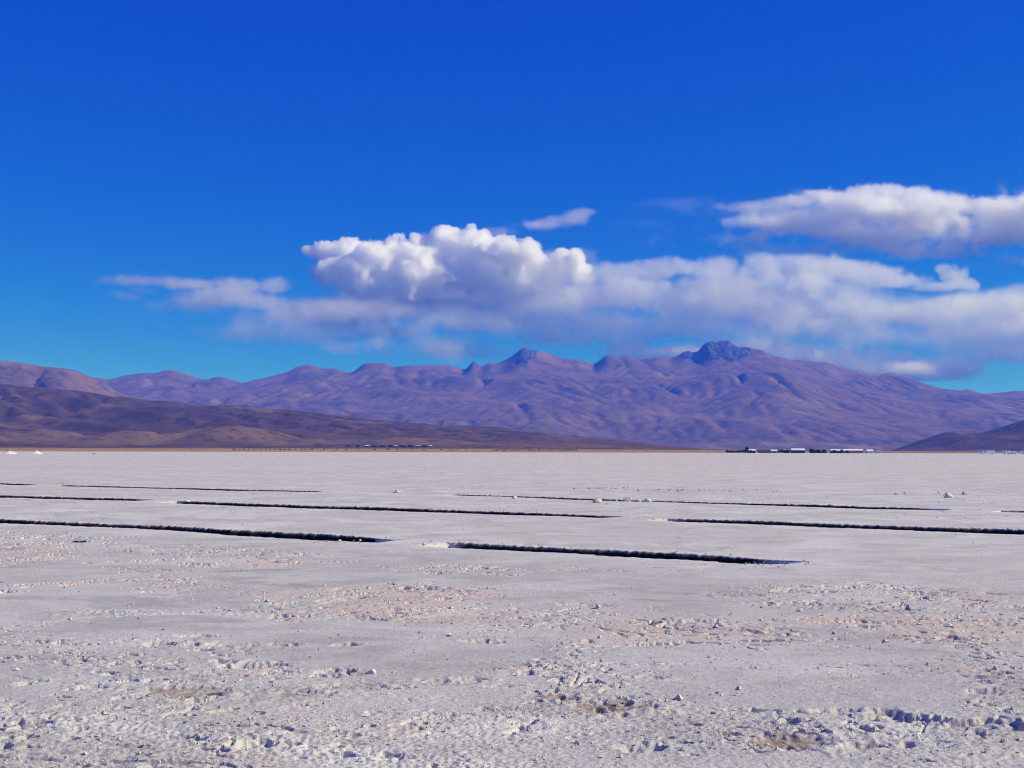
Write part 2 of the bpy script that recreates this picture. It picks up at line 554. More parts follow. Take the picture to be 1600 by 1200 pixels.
L0 = [(-500, 580), (-200, 588), (0, 597), (60, 603), (150, 612), (230, 623), (330, 632), (400, 634), (460, 640), (540, 648), (600, 655), (700, 664), (790, 667), (860, 675),
      (940, 684), (1010, 691), (1060, 697), (1110, 701), (1200, 703.5)]
LR = [(1360, 706), (1390, 704), (1420, 693), (1455, 681), (1475, 675), (1490, 674), (1505, 678), (1530, 676), (1560, 668), (1580, 661), (1600, 655), (1650, 645), (1750, 640), (1900, 655)]


def relief(xs, ys, line, ridge, base, power, seed, spur=.35, spur_len=1500., crest=None, ev=None, back=1.6, wobble=500., skew=.35, gully=1.0):
    """height field falling from a crest (outline at distance ridge) to the plain at distance base"""
    X, Y = np.meshgrid(xs, ys)
    az, el = skyline(line)
    wx = fbm(X / 3200, Y / 3200, seed, 3) * wobble
    wy = fbm(X / 3200 + 40, Y / 3200, seed + 5, 3) * wobble
    Xw, Yw = X + wx, Y + wy
    R = ridge + 900 * perlin(X / 4200, X * 0 + 3.3, seed + 9) if np.isscalar(ridge) else ridge
    Zr = np.interp(X / R, az, el) * R
    fa = np.linspace(az[0], az[-1], 600); fe = np.interp(fa, az, el)
    kw = np.hanning(2 * int(.045 / (fa[1] - fa[0])) + 3); kw /= kw.sum()
    fe = np.convolve(np.pad(fe, len(kw) // 2, mode='edge'), kw, 'valid')
    Zb = np.interp(X / R, fa, fe) * R
    s = np.where(Yw < R, (R - Yw) / (R - base), (Yw - R) / (R - base) * back)
    s = np.clip(s, 0, 1)
    prof = (1 - s) ** power
    ks = sstep(.0, .22, s)
    Zr = Zr * (1 - ks) + Zb * ks
    # spurs and valleys: folds running down-slope, slanting as they go
    k = (Xw + (R - Yw) * -skew) / spur_len
    f1 = 1 - np.abs(perlin(k, Yw / 5200, seed + 20)) * 2
    f2 = 1 - np.abs(perlin(k * 2.3 + 5, Yw / 2600, seed + 21)) * 2
    f3 = fbm(Xw / 700, Yw / 700, seed + 22, 4)
    env = np.sin(np.clip(s, 0, 1) * math.pi) ** .7 * (1 - s * .35)
    Z = Zr * prof + np.abs(Zr) * spur * env * (f1 * .55 + f2 * .22 + f3 * .12)
    kg = (Xw + (R - Yw) * -skew * .6)
    g1 = np.abs(perlin(kg / (spur_len * .16), Yw / 1500, seed + 30)); g2 = np.abs(perlin(kg / (spur_len * .075) + 9, Yw / 700, seed + 31)); g3 = fbm(Xw / 210, Yw / 210, seed + 33, 3)
    Z = Z - np.abs(Zr) * env * gully * (.25 + .75 * sstep(-.1, .4, fbm(Xw / 1900, Yw / 1900, seed + 35, 3))) * (.055 * (.4 - g1) * 1.6 + .028 * (.4 - g2) * 1.6 + .008 * g3)
    return X, Y, np.maximum(Z, -5), Zr, s


def terrain_object(name, X, Y, Z, mat, attrs):
    nr, nc = X.shape
    me = mesh_np(name, np.stack([X, Y, Z], -1).reshape(-1, 3), grid_faces(nr, nc), mat, True, attrs)
    return add(name, me, kind='structure')


def mountain_material(name, soil, pale, dark, rock, scale):
    t = NT(name)
    a = t.attr('tone')                       # r rock, g pale scree, b scrub
    n1 = t.noise(scale, 6, .6); n2 = t.noise(scale * 6, 4, .6)
    c = t.mix(t.ramp(n1, .42, .62), soil, dark)
    c = t.mix(t.math('MULTIPLY', t.ramp(n2, .52, .68), .5), c, pale)
    c = t.mix(a[1], c, pale)
    c = t.mix(a[2], c, dark)
    fine = t.noise(scale * 16, 6, .72); fin2 = t.noise(scale * 40, 4, .7)
    c = t.mix(t.math('MULTIPLY', t.ramp(fine, .50, .66), .5), c, tuple(v * .55 for v in dark))
    c = t.mix(t.math('MULTIPLY', t.ramp(fin2, .52, .68), .5), c, pale)
    rk = t.mix(t.ramp(t.noise(scale * 14, 5, .7, stretch=(1, .3, .2)), .46, .60), rock, tuple(v * 5 for v in rock))
    c = t.mix(a[0], c, rk)
    t.bump(t.math('ADD', fine, t.math('MULTIPLY', fin2, .4)), .5, .03 / scale)
    return t.done(c, .95, .1)


# main range
xs = np.arange(-11800, 12900, 36.0); ys = np.arange(10600, 22600, 36.0)
X, Y, Z, Zr, s = relief(xs, ys, L3, 19000.0, 10900.0, 1.35, 3, spur=.14, spur_len=2500., gully=.5)
Z = fit_skyline(X, Y, Z, *skyline(L3), s=s)
Z = erode(Z, 36.0, 45000, 70, 2, 5, rate=.30, cap=5.0)
Z = fit_skyline(X, Y, Z, *skyline(L3), s=s)
Z = Z + (fit_skyline(X, Y, Z, *skyline(L3), sigma=.0012, nb=800) - Z) * sstep(.10, .01, s)
A = X / Y; E = (Z - CAM_H) / Y


def window(pts_px, soft=.0012):
    """soft mask of a region of the slopes given by its corners (azimuth range and lower edge of a cliff band)"""
    d = np.array([ray(*p) for p in pts_px])
    o = np.argsort(d[:, 0]); az, el = d[o, 0], d[o, 2]
    low = np.interp(A, az, el) + .0016 * perlin(X / 160, Y / 160, 77)
    return sstep(-soft, soft, E - low) * sstep(az[0] - soft, az[0] + soft, A) * sstep(az[-1] + soft, az[-1] - soft, A)


rockm = np.maximum(window([(1052, 553), (1075, 562), (1098, 570), (1112, 560), (1122, 560), (1140, 565), (1160, 560), (1182, 546)]),
                   window([(776, 566), (800, 566), (816, 571), (828, 565), (837, 552), (842, 546)]))
rockm = np.maximum(rockm, window([(1186, 549), (1196, 552), (1206, 553)]))
rockm = np.maximum(rockm, window([(730, 572), (742, 575), (752, 570)]) * .6)
rockm = np.maximum(rockm, window([(928, 566), (945, 562), (960, 557)]) * .5)
rockm *= (s < .30)
# gullied cliff faces on the rock
gul = np.abs(perlin(X / 95 + Y / 400, Y / 900, 91)) + .5 * np.abs(perlin(X / 48, Y / 500, 92))
Z = Z - rockm * gul * 70 * sstep(.01, .08, s)
lap = Z - blur(Z, 6)
pale = sstep(.1, .5, fbm(X / 1300, Y / 1300, 60, 4) + .0016 * lap * 10) * .55
fan = sstep(.45, .65, fbm(X / 420, Y / 900, 64, 3) + .35 * sstep(.82, .95, s)) * sstep(.7, .9, s) * .8
scrub = sstep(.0, .45, fbm(X / 800, Y / 800, 61, 5) - lap * .012) * .6
mm = mountain_material('mountain_soil', (.152, .092, .066), (.25, .172, .122), (.078, .053, .045), (.022, .022, .026), .0016)  # dark rock, with the shade of the cliffs painted into its colour
terrain_object('mountain_range', X, Y, Z, mm, {'tone': np.stack([rockm, np.maximum(pale, fan) * (1 - rockm), scrub * (1 - rockm)], -1).reshape(-1, 3)})

# nearer mountain at the left
xs = np.arange(-7600, -1200, 26.0); ys = np.arange(7600, 13000, 26.0)
X, Y, Z, Zr, s = relief(xs, ys, L1, 11200.0, 7700.0, 1.2, 23, spur=.22, spur_len=900., skew=.6)
Z = fit_skyline(X, Y, Z, *skyline(L1))
Z = erode(Z, 26.0, 16000, 60, 3, 6, rate=.3, cap=5.0)
Z = fit_skyline(X, Y, Z, *skyline(L1))
pale = sstep(.0, .5, fbm(X / 900, Y / 900, 71, 4)) * .8
scrub = sstep(.1, .5, fbm(X / 500, Y / 500, 72, 4)) * .4
terrain_object('mountain', X, Y, Z, mm, {'tone': np.stack([pale * 0, pale, scrub], -1).reshape(-1, 3)})

# foothills rising from the plain at the left
xs = np.arange(-4200, 3600, 20.0); ys = np.concatenate([np.arange(2300, 3200, 18.0), np.arange(3200, 7200, 22.0)])
moundk = 0
X, Y, Z, Zr, s = relief(xs, ys, L0, 6200.0, 2850.0, 1.45, 43, spur=.26, spur_len=620., wobble=260., skew=.8)
for (px, py, yy, wx_, wy_) in [(60, 668, 3700, 240, 300), (215, 672, 3600, 160, 240), (350, 664, 3800, 260, 300), (470, 683, 3600, 160, 240), (150, 680, 3400, 200, 200), (640, 683, 3800, 300, 300), (820, 690, 3700, 340, 300)]:
    c = at(px, py, yy)
    q = np.exp(-((X - c[0]) / wx_) ** 2 - ((Y - yy) / wy_) ** 2)
    moundk = np.maximum(moundk, sstep(.25, .6, q + .2 * fbm(X / 200, Y / 200, 47, 3)))
    Z = np.maximum(Z, c[2] * q * (1 + .25 * fbm(X / 240, Y / 240, 48, 3)) + .3 * Z * (1 - q))
Z = fit_skyline(X, Y, Z, *skyline(L0))
Z = erode(Z, 20.0, 30000, 60, 4, 8, rate=.3, cap=5.0)
Z = fit_skyline(X, Y, Z, *skyline(L0), sigma=.01)
# the gentle plain below them, rising from the edge of the salt
ramp = np.maximum(Y - 2420 - 60 * perlin(X / 500, Y * 0, 49), 0)
westness = sstep(1900, -300, X)
plain = np.minimum(ramp * .0125, 7 + ramp * .004) * (.25 + .75 * westness) - .6 + .35 * fbm(X / 60, Y / 60, 50, 3) * np.clip(ramp / 200, 0, 1)
Z = np.maximum(Z * sstep(2850, 3300, Y), plain)
yellow = sstep(800, 520, ramp + 90 * fbm(X / 160, Y / 60, 51, 3))
pale = sstep(.15, .5, fbm(X / 500, Y / 300, 52, 4)) * sstep(3300, 3900, Y) * .75
pale = np.maximum(pale, moundk * .6)
pale = np.maximum(pale, .55 * sstep(-1500, 700, X) * sstep(-.3, .3, fbm(X / 350, Y / 500, 55, 4)))
scrub = sstep(-.1, .4, fbm(X / 300, Y / 300, 53, 4)) * .6
ft = NT('foothill_soil')
a = ft.attr('tone')
n1 = ft.noise(.006, 6, .6); n2 = ft.noise(.05, 4, .6)
c = ft.mix(ft.ramp(n1, .4, .62), (.12, .072, .05), (.078, .048, .036))
c = ft.mix(a[1], c, (.215, .14, .098))
c = ft.mix(a[2], c, (.06, .037, .03))
n3 = ft.noise(.022, 6, .72)
c = ft.mix(ft.math('MULTIPLY', ft.ramp(n3, .48, .64), .7), c, (.038, .026, .022))
ft.bump(n3, .7, 12.0)
c = ft.mix(ft.math('MULTIPLY', a[0], ft.ramp(n2, .3, .6)), c, (.40, .27, .10))
fm = ft.done(c, .95, .1)
terrain_object('foothills', X, Y, Z, fm, {'tone': np.stack([yellow, pale * (1 - yellow), scrub * (1 - yellow) * (1 - pale)], -1).reshape(-1, 3)})
FOOT = (xs, ys, Z)

# dark hill at the right edge
xs = np.arange(1500, 5200, 18.0); ys = np.arange(5200, 8600, 18.0)
X, Y, Z, Zr, s = relief(xs, ys, LR, 6900.0, 5400.0, 1.1, 83, spur=.35, spur_len=600., wobble=220., skew=.4)
Z = fit_skyline(X, Y, Z, *skyline(LR))
Z = erode(Z, 18.0, 12000, 60, 2, 9, rate=.3, cap=5.0)
Z = fit_skyline(X, Y, Z, *skyline(LR))
pale = sstep(.25, .5, fbm(X / 300, Y / 300, 87, 3) + .4 * sstep(.6, .9, s)) * .7
hm = mountain_material('hill_soil', (.085, .05, .045), (.16, .10, .08), (.05, .033, .033), (.05, .05, .05), .004)
terrain_object('hill', X, Y, Z, hm, {'tone': np.stack([pale * 0, pale, pale * 0], -1).reshape(-1, 3)})

# the basin floor under everything, out to the horizon
gm = NT('basin_soil')
gm = gm.done(gm.mix(gm.ramp(gm.noise(.004, 5), .4, .6), (.16, .105, .075), (.11, .07, .055)), .95, .1)
n = 41
gx, gy = np.meshgrid(np.linspace(-24500, 24500, n), np.linspace(-24500, 24500, n))
add('ground', mesh_np('ground', np.stack([gx, gy, gx * 0 - 1.5], -1).reshape(-1, 3), grid_faces(n, n), gm), kind='structure')
# ------------------------------------------------------------------ the salt flat: one sheet, with the dug trenches let into it
TH = math.radians(-34.5)
UX, UY = math.cos(TH), math.sin(TH)            # along the trenches
VX, VY = -UY, UX                               # across them, away from the camera


def uv_of(px, py):
    g = ground(px, py)
    return g[0] * UX + g[1] * UY, g[0] * VX + g[1] * VY


# (px, py) along the far rim of every trench, and of its near rim
RIMS = [
    dict(far=[(-300, 798), (0, 810.5), (160, 818), (320, 826), (500, 833.5), (615, 842), (705, 847), (860, 855), (1000, 862), (1170, 871), (1250, 876), (1600, 893)],
         near=[(-300, 804), (0, 816.5), (160, 824), (320, 833), (430, 840), (540, 846), (615, 848), (705, 855), (860, 863), (1000, 871), (1170, 879.5), (1250, 881), (1600, 898)],
         segs=[(-420, 640, .02, .6), (701, 1262, .01, .5)]),
    dict(far=[(-300, 762), (0, 774), (220, 780), (285, 783.2), (540, 791.5), (780, 799), (940, 804.5), (1048, 809.5), (1300, 819), (1600, 828.5), (2000, 841)],
         near=[(-300, 765), (0, 777), (220, 783), (285, 787), (540, 796), (780, 804), (940, 808.5), (1048, 814.5), (1300, 824.5), (1600, 835), (2000, 848)],
         segs=[(-500, 245, .05, .5), (279, 975, .02, .6), (1045, 2100, .01, .5)]),
    dict(far=[(-300, 746), (0, 755), (100, 758), (300, 763), (495, 767.3), (712, 772.5), (900, 778.5), (1100, 784.5), (1290, 790), (1470, 795), (1600, 798.5), (2000, 810)],
         near=[(-300, 748), (0, 757), (100, 759.6), (300, 764.8), (495, 769), (712, 774), (900, 780.8), (1100, 787), (1290, 793), (1470, 797.2), (1600, 801), (2000, 813)],
         segs=[(-500, 70, .1, .3), (97, 520, .05, .4), (709, 1490, .03, .5), (1566, 2100, .05, .4)]),
]
for T_ in RIMS:
    for k in ('far', 'near'):
        q = np.array([uv_of(*p) for p in T_[k]])
        o = np.argsort(q[:, 0]); T_[k + '_u'], T_[k + '_v'] = q[o, 0], q[o, 1]
    ss = []
    for (pa, pb, ra, rb) in T_['segs']:
        pts = np.array(T_['far'])
        ua = uv_of(pa, np.interp(pa, pts[:, 0], pts[:, 1]))[0]; ub = uv_of(pb, np.interp(pb, pts[:, 0], pts[:, 1]))[0]
        ss.append((ua, ub, ra, rb))
    T_['useg'] = ss


def pit_list():
    # sunken places in the crust: photo position, half length, half width, depth, tint (0 none, 1 brown)
    rows = [(398, 1042, .26, .12, .12, .5), (350, 1035, .11, .06, .10, 0), (522, 1050, .16, .08, .12, 0), (560, 1055, .1, .05, .08, 0), (40, 1070, .09, .06, .10, 0), (150, 1076, .11, .06, .09, 0),
            (290, 1084, .33, .14, .055, .9), (470, 1086, .22, .1, .05, .4), (960, 1105, .30, .13, .06, .8), (930, 1112, .1, .07, .09, 0), (1235, 1160, .26, .13, .06, 1.0), (1240, 1128, .1, .05, .08, .4),
            (1385, 1115, .16, .07, .12, .2), (1420, 1122, .14, .07, .13, .2), (1448, 1128, .13, .06, .13, 0), (1505, 1134, .14, .07, .15, .4), (1560, 1133, .15, .08, .12, .2), (1590, 1140, .15, .07, .13, 0),
            (1310, 1112, .16, .05, .09, 0), (1340, 1140, .1, .06, .09, 0), (1350, 1167, .12, .05, .09, .3), (1010, 1168, .14, .07, .1, 0), (880, 1092, .1, .05, .06, .9), (860, 1090, .14, .05, .02, 1.0),
            (395, 1168, .12, .06, .09, 0), (620, 1186, .1, .05, .08, 0), (700, 1067, .24, .07, .06, .3), (780, 1073, .14, .04, .06, 0), (560, 1076, .25, .08, .04, .4), (250, 1007, .16, .08, .09, .2),
            (545, 1007, .12, .07, .10, .5), (285, 1009, .12, .06, .1, 0), (310, 995, .22, .06, .07, .2), (430, 1008, .2, .07, .08, .2), (745, 1000, .13, .06, .08, .2), (770, 1002, .1, .05, .08, .3),
            (1325, 918, .45, .12, .06, .1), (1250, 945, .4, .14, .07, .1), (1395, 953, .35, .12, .06, .1), (1085, 973, .4, .1, .07, 0), (1320, 973, .35, .07, .06, 0), (1480, 1001, .3, .1, .07, .2),
            (1600, 950, .4, .12, .07, 0), (1560, 977, .22, .1, .07, .2), (1140, 930, .35, .12, .05, .1), (910, 945, .3, .1, .05, .1), (700, 933, .3, .1, .04, .1), (1540, 1085, .14, .07, .07, .1), (1010, 1060, .14, .06, .05, .1),
            (160, 958, .4, .13, .05, .3), (0, 924, .2, .1, .06, .1), (450, 963, .25, .1, .06, .1), (330, 1088, .07, .05, .08, .4), (735, 1062, .15, .05, .06, 0), (100, 1105, .08, .05, .05, 0)]
    out = []
    for (px, py, a, b, d, t) in rows:
        g = ground(px, py)
        out.append((g[0], g[1], a, b * 1.7, d, t))
    return out


PITS = pit_list()


def salt_fields(x, y):
    """height of the crust and its tints (pink, mud, damp) anywhere on the flat"""
    x = np.asarray(x, np.float64); y = np.asarray(y, np.float64)
    dist = np.hypot(x, y)
    u = x * UX + y * UY; v = x * VX + y * VY
    # where the crust is broken and where it is smooth
    wxx = x + .7 * perlin(x / 1.9, y / 1.9, 200); wyy = y + .7 * perlin(x / 1.9, y / 1.9, 201)
    big = fbm(wxx / 3.4, wyy / 2.4, 210, 4)
    rough = sstep(-.22, .30, big)
    inner = sstep(19.5, 15.5, v)                       # the trench field beyond is worked smooth
    rough = rough * (.10 + .90 * inner)
    far = sstep(120, 40, dist)
    h = .035 * fbm(x / 5, y / 5, 220, 3)
    # popcorn crust: folded noise, lumps and crevices
    l1 = 1 - np.abs(perlin(wxx / .42, wyy / .42, 230)) * 2.2
    l2 = 1 - np.abs(perlin(wxx / .17, wyy / .17, 231)) * 2.2
    l3 = perlin(x / .075, y / .075, 232)
    l4 = perlin(x / .034, y / .034, 233)
    f3 = sstep(26, 9, dist); f4 = sstep(13, 6, dist)
    l3 = l3 * f3; l4 = l4 * f4
    h = h + rough * (.003 * l1 + .003 * l2 + .004 * l3 + .004 * l4) * far
    h = h + (.002 * l3 + .003 * l4 + .003 * fbm(x / .3, y / .3, 234, 3)) * far * (.35 + .65 * inner)
    # broken plates: ledges a few centimetres high along ragged lines
    ragged = .14 * perlin(x / .16, y / .13, 236) + .06 * perlin(x / .07, y / .07, 237) * f3
    led = fbm(wxx / 1.5, wyy / .8, 240, 5) + ragged * .5
    led2 = fbm(wxx / .9 + 31, wyy / .5, 246, 5) + ragged * .7
    patchy = sstep(-.1, .25, perlin(x / 1.1, y / 1.1, 238))
    h = h + (.013 * sstep(.02, .06, led) + .011 * sstep(.10, .14, led2)) * inner * (.15 + .85 * rough) * patchy
    # small sharp pits strewn over the broken crust
    crev = np.abs(fbm(wxx / .95 + 3, wyy / .75, 255, 4) + ragged * .25)
    h = h - .024 * sstep(.055, .0, crev) * sstep(.15, .6, rough) * inner * patchy
    pn = perlin(wxx / .34, wyy / .17, 251) + .45 * l3 + .25 * perlin(x / .12, y / .10, 252)
    h = h - .036 * sstep(.44, .66, pn) * sstep(.1, .6, rough) * inner
    mud = np.zeros_like(h); rimk = np.zeros_like(h)
    for (cx, cy_, a, b, d, t) in PITS:
        m = (np.abs(x - cx) < a * 3) & (np.abs(y - cy_) < b * 3)
        if not m.any():
            continue
        X_, Y_ = x[m], y[m]
        q = np.sqrt(((X_ - cx) / a) ** 2 + ((Y_ - cy_) / b) ** 2) + .7 * fbm(X_ / .15, Y_ / .24, 260, 4) + .2 * perlin(X_ / .05, Y_ / .05, 266)
        k = sstep(1.12, .62, q)
        rim = np.exp(-((q - 1.35) / .3) ** 2)
        h[m] += -d * .46 * k * (.75 + .5 * perlin(X_ / .09, Y_ / .09, 268)) + .007 * rim * (.6 + perlin(X_ / .07, Y_ / .07, 267))
        mud[m] = np.maximum(mud[m], k * t * .75)
        rimk[m] = np.maximum(rimk[m], rim)
    # a low ridge of granular salt crossing the lower left corner
    rl = np.array([ground(*p) for p in [(-200, 1105), (0, 1125), (120, 1133), (300, 1150), (420, 1165), (560, 1185), (700, 1195), (900, 1215)]])
    ry = np.interp(x, rl[:, 0], rl[:, 1]) if rl[0, 0] < rl[-1, 0] else 0
    rid = np.exp(-((y - ry) / .22) ** 2) * (dist < 12)
    h = h + rid * (.006 + .002 * l2 + .004 * l3 + .006 * l4)
    pink = sstep(.05, .42, fbm(wxx / 2.1, wyy / 1.5, 270, 5) * .8 + .35 * (rough - .5) + .12 * rimk) * (.25 + .75 * inner)
    band = np.exp(-((v - 12.6) / 2.4) ** 2)
    pink = np.clip(pink * (.5 + .9 * band) + .38 * band * sstep(-.3, .2, big), 0, 1)
    mud = np.maximum(mud, .5 * sstep(.30, .55, fbm(wxx / 1.6 + 9, wyy / .9, 280, 5)) * inner * band)
    damp = sstep(.10, .30, fbm(wxx / 2.6 + 70, wyy / 1.2, 290, 4)) * (1 - rough) * inner
    damp = np.maximum(damp, inner * (.30 + .45 * sstep(-.1, .4, fbm(wxx / 1.4 + 50, wyy / .9, 297, 5))))
    white = sstep(.1, .4, fbm(wxx / 1.7 + 7, wyy / 1.2, 295, 4)) * .8 + rid * .5
    return h, np.stack([pink, mud, damp], -1), np.clip(white, 0, 1)


cos_, fac_, ton_, whi_ = [], [], [], []
nv = 0


def push(co, nr, nc, tone, white):
    global nv
    cos_.append(co.reshape(-1, 3)); fac_.append(grid_faces(nr, nc, nv)); ton_.append(tone.reshape(-1, 3)); whi_.append(white.reshape(-1))
    nv += nr * nc


V_A, V_B = 17.1, 52.0
# foreground: rows get wider with distance, columns fan out
NC, NR = 740, 740
t_ = np.tan(np.linspace(math.radians(-26.5), math.radians(26.5), NC))
yend = V_A / (t_ * VX + VY)
k = np.linspace(0, 1, NR)[:, None]
y0 = 5.2
Yg = 1 / ((1 - k) / y0 + k / yend[None, :])
Xg = Yg * t_[None, :]
h, tone, white = salt_fields(Xg, Yg)
push(np.stack([Xg, Yg, h], -1), NR, NC, tone, white)
# trench field: lines run along the trenches, close together at their rims
NU = 1150
s_ = np.linspace(0, 1, NU)
rows = []


def row_at(v_line):
    """u of the columns at a given v"""
    ul = -24.9 - (v_line - 17) * 1.49 - 5 - (v_line - 17) * .25
    ur = -3.9 - (v_line - 17) * .231 + 5 + (v_line - 17) * .25
    return ul + (ur - ul) * s_


def trench_depth(T_, u):
    d = np.zeros_like(u); left = np.zeros_like(u)
    for (ua, ub, ra, rb) in T_['useg']:
        ln = ub - ua
        a_ = sstep(ua - .05, ua + .25, u); b_ = sstep(ub + .1, ub - min(2.2, ln * rb * .6), u)
        d = np.maximum(d, a_ * b_)
        left = np.maximum(left, sstep(ua + .5, ua, u) * (u > ua - .4))
    return d, left


prev_v = np.full(NU, 16.95)
prev_u = row_at(16.95)
lines = [(prev_u, prev_v, np.zeros(NU), np.zeros(NU))]
for ti, T_ in enumerate(RIMS):
    vm = float(np.mean(T_['near_v']))
    u = row_at(vm)
    vn = np.interp(u, T_['near_u'], T_['near_v']); vf = np.interp(u, T_['far_u'], T_['far_v'])
    dep, left = trench_depth(T_, u)
    cut = sstep(.30, .42, perlin(u / .9, u * 0 + ti * 3.1, 301) + .5 * perlin(u / .35, u * 0, 302)) * .75     # fallen-in lumps that bridge it
    dep = dep * (1 - cut * .6)
    jag = .09 * perlin(u / .9, u * 0 + 1, 303) + .035 * perlin(u / .25, u * 0, 304) + .02 * perlin(u / .07, u * 0, 305)
    jagn = .07 * perlin(u / 1.3, u * 0 + 2, 306) + .03 * perlin(u / .3, u * 0, 307)
    step_ = .10 * (sstep(.0, .05, perlin(u / 2.2, u * 0 + 5, 308)) - .5)
    vn = vn + jagn + step_; vf = vf + jag
    nl = (16, 30, 30)[ti]
    for q in np.linspace(0, 1, nl)[1:-1]:
        vv = prev_v + (vn - .04 - prev_v) * q
        lines.append((prev_u + (u - prev_u) * q, vv, vv * 0, vv * 0))
    z_ = np.zeros(NU)
    D = .62 * dep
    wl_ = lambda s, sc: .6 * sc * perlin(u / .11, u * 0 + s, 310 + int(s))
    lip = .02 * perlin(u / .12, u * 0, 330) + .015 * perlin(u / .05, u * 0, 331) + .01
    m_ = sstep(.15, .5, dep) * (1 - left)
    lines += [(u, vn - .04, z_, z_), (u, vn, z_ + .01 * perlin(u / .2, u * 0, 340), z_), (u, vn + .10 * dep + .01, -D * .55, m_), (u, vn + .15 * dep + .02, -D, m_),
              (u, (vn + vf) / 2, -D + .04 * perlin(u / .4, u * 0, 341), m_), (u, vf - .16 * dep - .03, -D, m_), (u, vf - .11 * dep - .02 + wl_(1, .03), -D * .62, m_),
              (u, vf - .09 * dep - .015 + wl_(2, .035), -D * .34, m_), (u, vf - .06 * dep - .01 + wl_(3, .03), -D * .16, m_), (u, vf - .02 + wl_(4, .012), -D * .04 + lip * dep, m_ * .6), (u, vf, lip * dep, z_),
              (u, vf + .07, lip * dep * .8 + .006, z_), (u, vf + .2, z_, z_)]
    prev_u, prev_v = u, vf + .2
uE = row_at(V_B)
for q in np.linspace(0, 1, 34)[1:]:
    lines.append((prev_u + (uE - prev_u) * q, prev_v + (V_B - prev_v) * q, uE * 0, uE * 0))
U = np.array([l[0] for l in lines]); V = np.array([l[1] for l in lines]); dz = np.array([l[2] for l in lines]); md = np.array([l[3] for l in lines])
Xg = U * UX + V * VX; Yg = U * UY + V * VY
h, tone, white = salt_fields(Xg, Yg)
tone[..., 1] = np.maximum(tone[..., 1] * .4, md * 2.0)       # 2 marks the trench walls: dark mud with their shade painted into it
for T_ in RIMS:
    dv = V - np.interp(U, T_['far_u'], T_['far_v'])
    on = np.zeros_like(U)
    for (ua, ub, ra, rb) in T_['useg']:
        on = np.maximum(on, sstep(ua - 1, ua, U) * sstep(ub + 1, ub, U))
    near_ = V - np.interp(U, T_['near_u'], T_['near_v'])
    ragn = .12 * perlin(U / .5, V / .3, 360)
    white = np.maximum(white, on * .7 * np.maximum(sstep(.55, .1, dv + ragn) * (dv > -.15), sstep(-.7, -.1, near_ + ragn) * (near_ < .05) * .8))
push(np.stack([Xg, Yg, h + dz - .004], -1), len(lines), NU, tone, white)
# the far flat, to its shore below the foothills
NC2, NR2 = 420, 220
t2 = np.tan(np.linspace(math.radians(-34), math.radians(34), NC2))
ys0 = (V_B - .1) / (t2 * VX + VY)
shore = 2480 + 60 * perlin(t2 * 30, t2 * 0, 350) + 25 * perlin(t2 * 140, t2 * 0, 351)
k = np.linspace(0, 1, NR2)[:, None] ** 1.0
Yg = 1 / ((1 - k) / ys0[None, :] + k / shore[None, :])
Xg = Yg * t2[None, :]
h, tone, white = salt_fields(Xg, Yg)
push(np.stack([Xg, Yg, h - .008], -1), NR2, NC2, tone, white)
# and behind and beside the camera
ring = np.array([5.25, 7, 10, 16, 30, 70, 300, 2500.0])
an = np.linspace(math.radians(90 + 26.4), math.radians(360 + 90 - 26.4), 120)
RG, AG = np.meshgrid(ring, an, indexing='ij')
Xg = RG * np.cos(AG) / math.cos(math.radians(26.4)); Yg = RG * np.sin(AG)
h, tone, white = salt_fields(Xg, Yg)
Xn = np.linspace(-2.7, 2.7, 60)
push(np.stack([Xg, Yg, h * 0 - .05], -1), len(ring), len(an), tone, white)
aa = np.linspace(0, 2 * math.pi, 60)
RG, AG = np.meshgrid(np.linspace(.01, 6.2, 12), aa, indexing='ij')
push(np.stack([RG * np.cos(AG), RG * np.sin(AG), RG * 0 - .09], -1), 12, 60, np.zeros((12, 60, 3)), np.zeros((12, 60)))

co = np.concatenate(cos_); fc = np.concatenate(fac_); tone = np.concatenate(ton_); white = np.concatenate(whi_)
sm_ = NT('salt_crust')
a = sm_.attr('tone')
w = sm_.n.new('ShaderNodeAttribute'); w.attribute_name = 'white'
fine = sm_.noise(14, 5, .65); grain = sm_.noise(70, 3, .7); mid = sm_.noise(2.2, 5, .6); wide = sm_.noise(.05, 4, .55, stretch=(1, 1, 0)); vwide = sm_.noise(.006, 4, .55)
streak = sm_.noise(.35, 5, .6)
c = sm_.mix(sm_.ramp(mid, .35, .65), (.56, .54, .50), (.65, .63, .59))
c = sm_.mix(sm_.math('MULTIPLY', sm_.ramp(streak, .42, .60), .75), c, (.47, .45, .42))
c = sm_.mix(sm_.math('MULTIPLY', sm_.ramp(wide, .46, .60), .7), c, (.54, .485, .46))
c = sm_.mix(sm_.math('MULTIPLY', sm_.ramp(vwide, .46, .58), .55), c, (.62, .53, .475))
c = sm_.mix(sm_.math('MULTIPLY', sm_.ramp(sm_.noise(.9, 6, .7), .52, .62), .75), c, (.43, .40, .375))
c = sm_.mix(sm_.math('MULTIPLY', w.outputs['Fac'], .6), c, (.74, .73, .70))
c = sm_.mix(sm_.math('MULTIPLY', sm_.math('MULTIPLY', a[2], .85), sm_.ramp(mid, .25, .6)), c, (.35, .34, .345))
c = sm_.mix(sm_.math('MULTIPLY', a[0], sm_.ramp(fine, .30, .62)), c, (.62, .485, .41))
g2 = sm_.noise(26, 5, .75); g3 = sm_.noise(120, 3, .7)
c = sm_.mix(sm_.math('MULTIPLY', sm_.ramp(grain, .52, .66), .7), c, (.30, .265, .24))
c = sm_.mix(sm_.math('MULTIPLY', sm_.ramp(g2, .53, .65), .62), c, (.34, .29, .255))
c = sm_.mix(sm_.math('MULTIPLY', sm_.ramp(g3, .55, .70), .5), c, (.82, .81, .79))
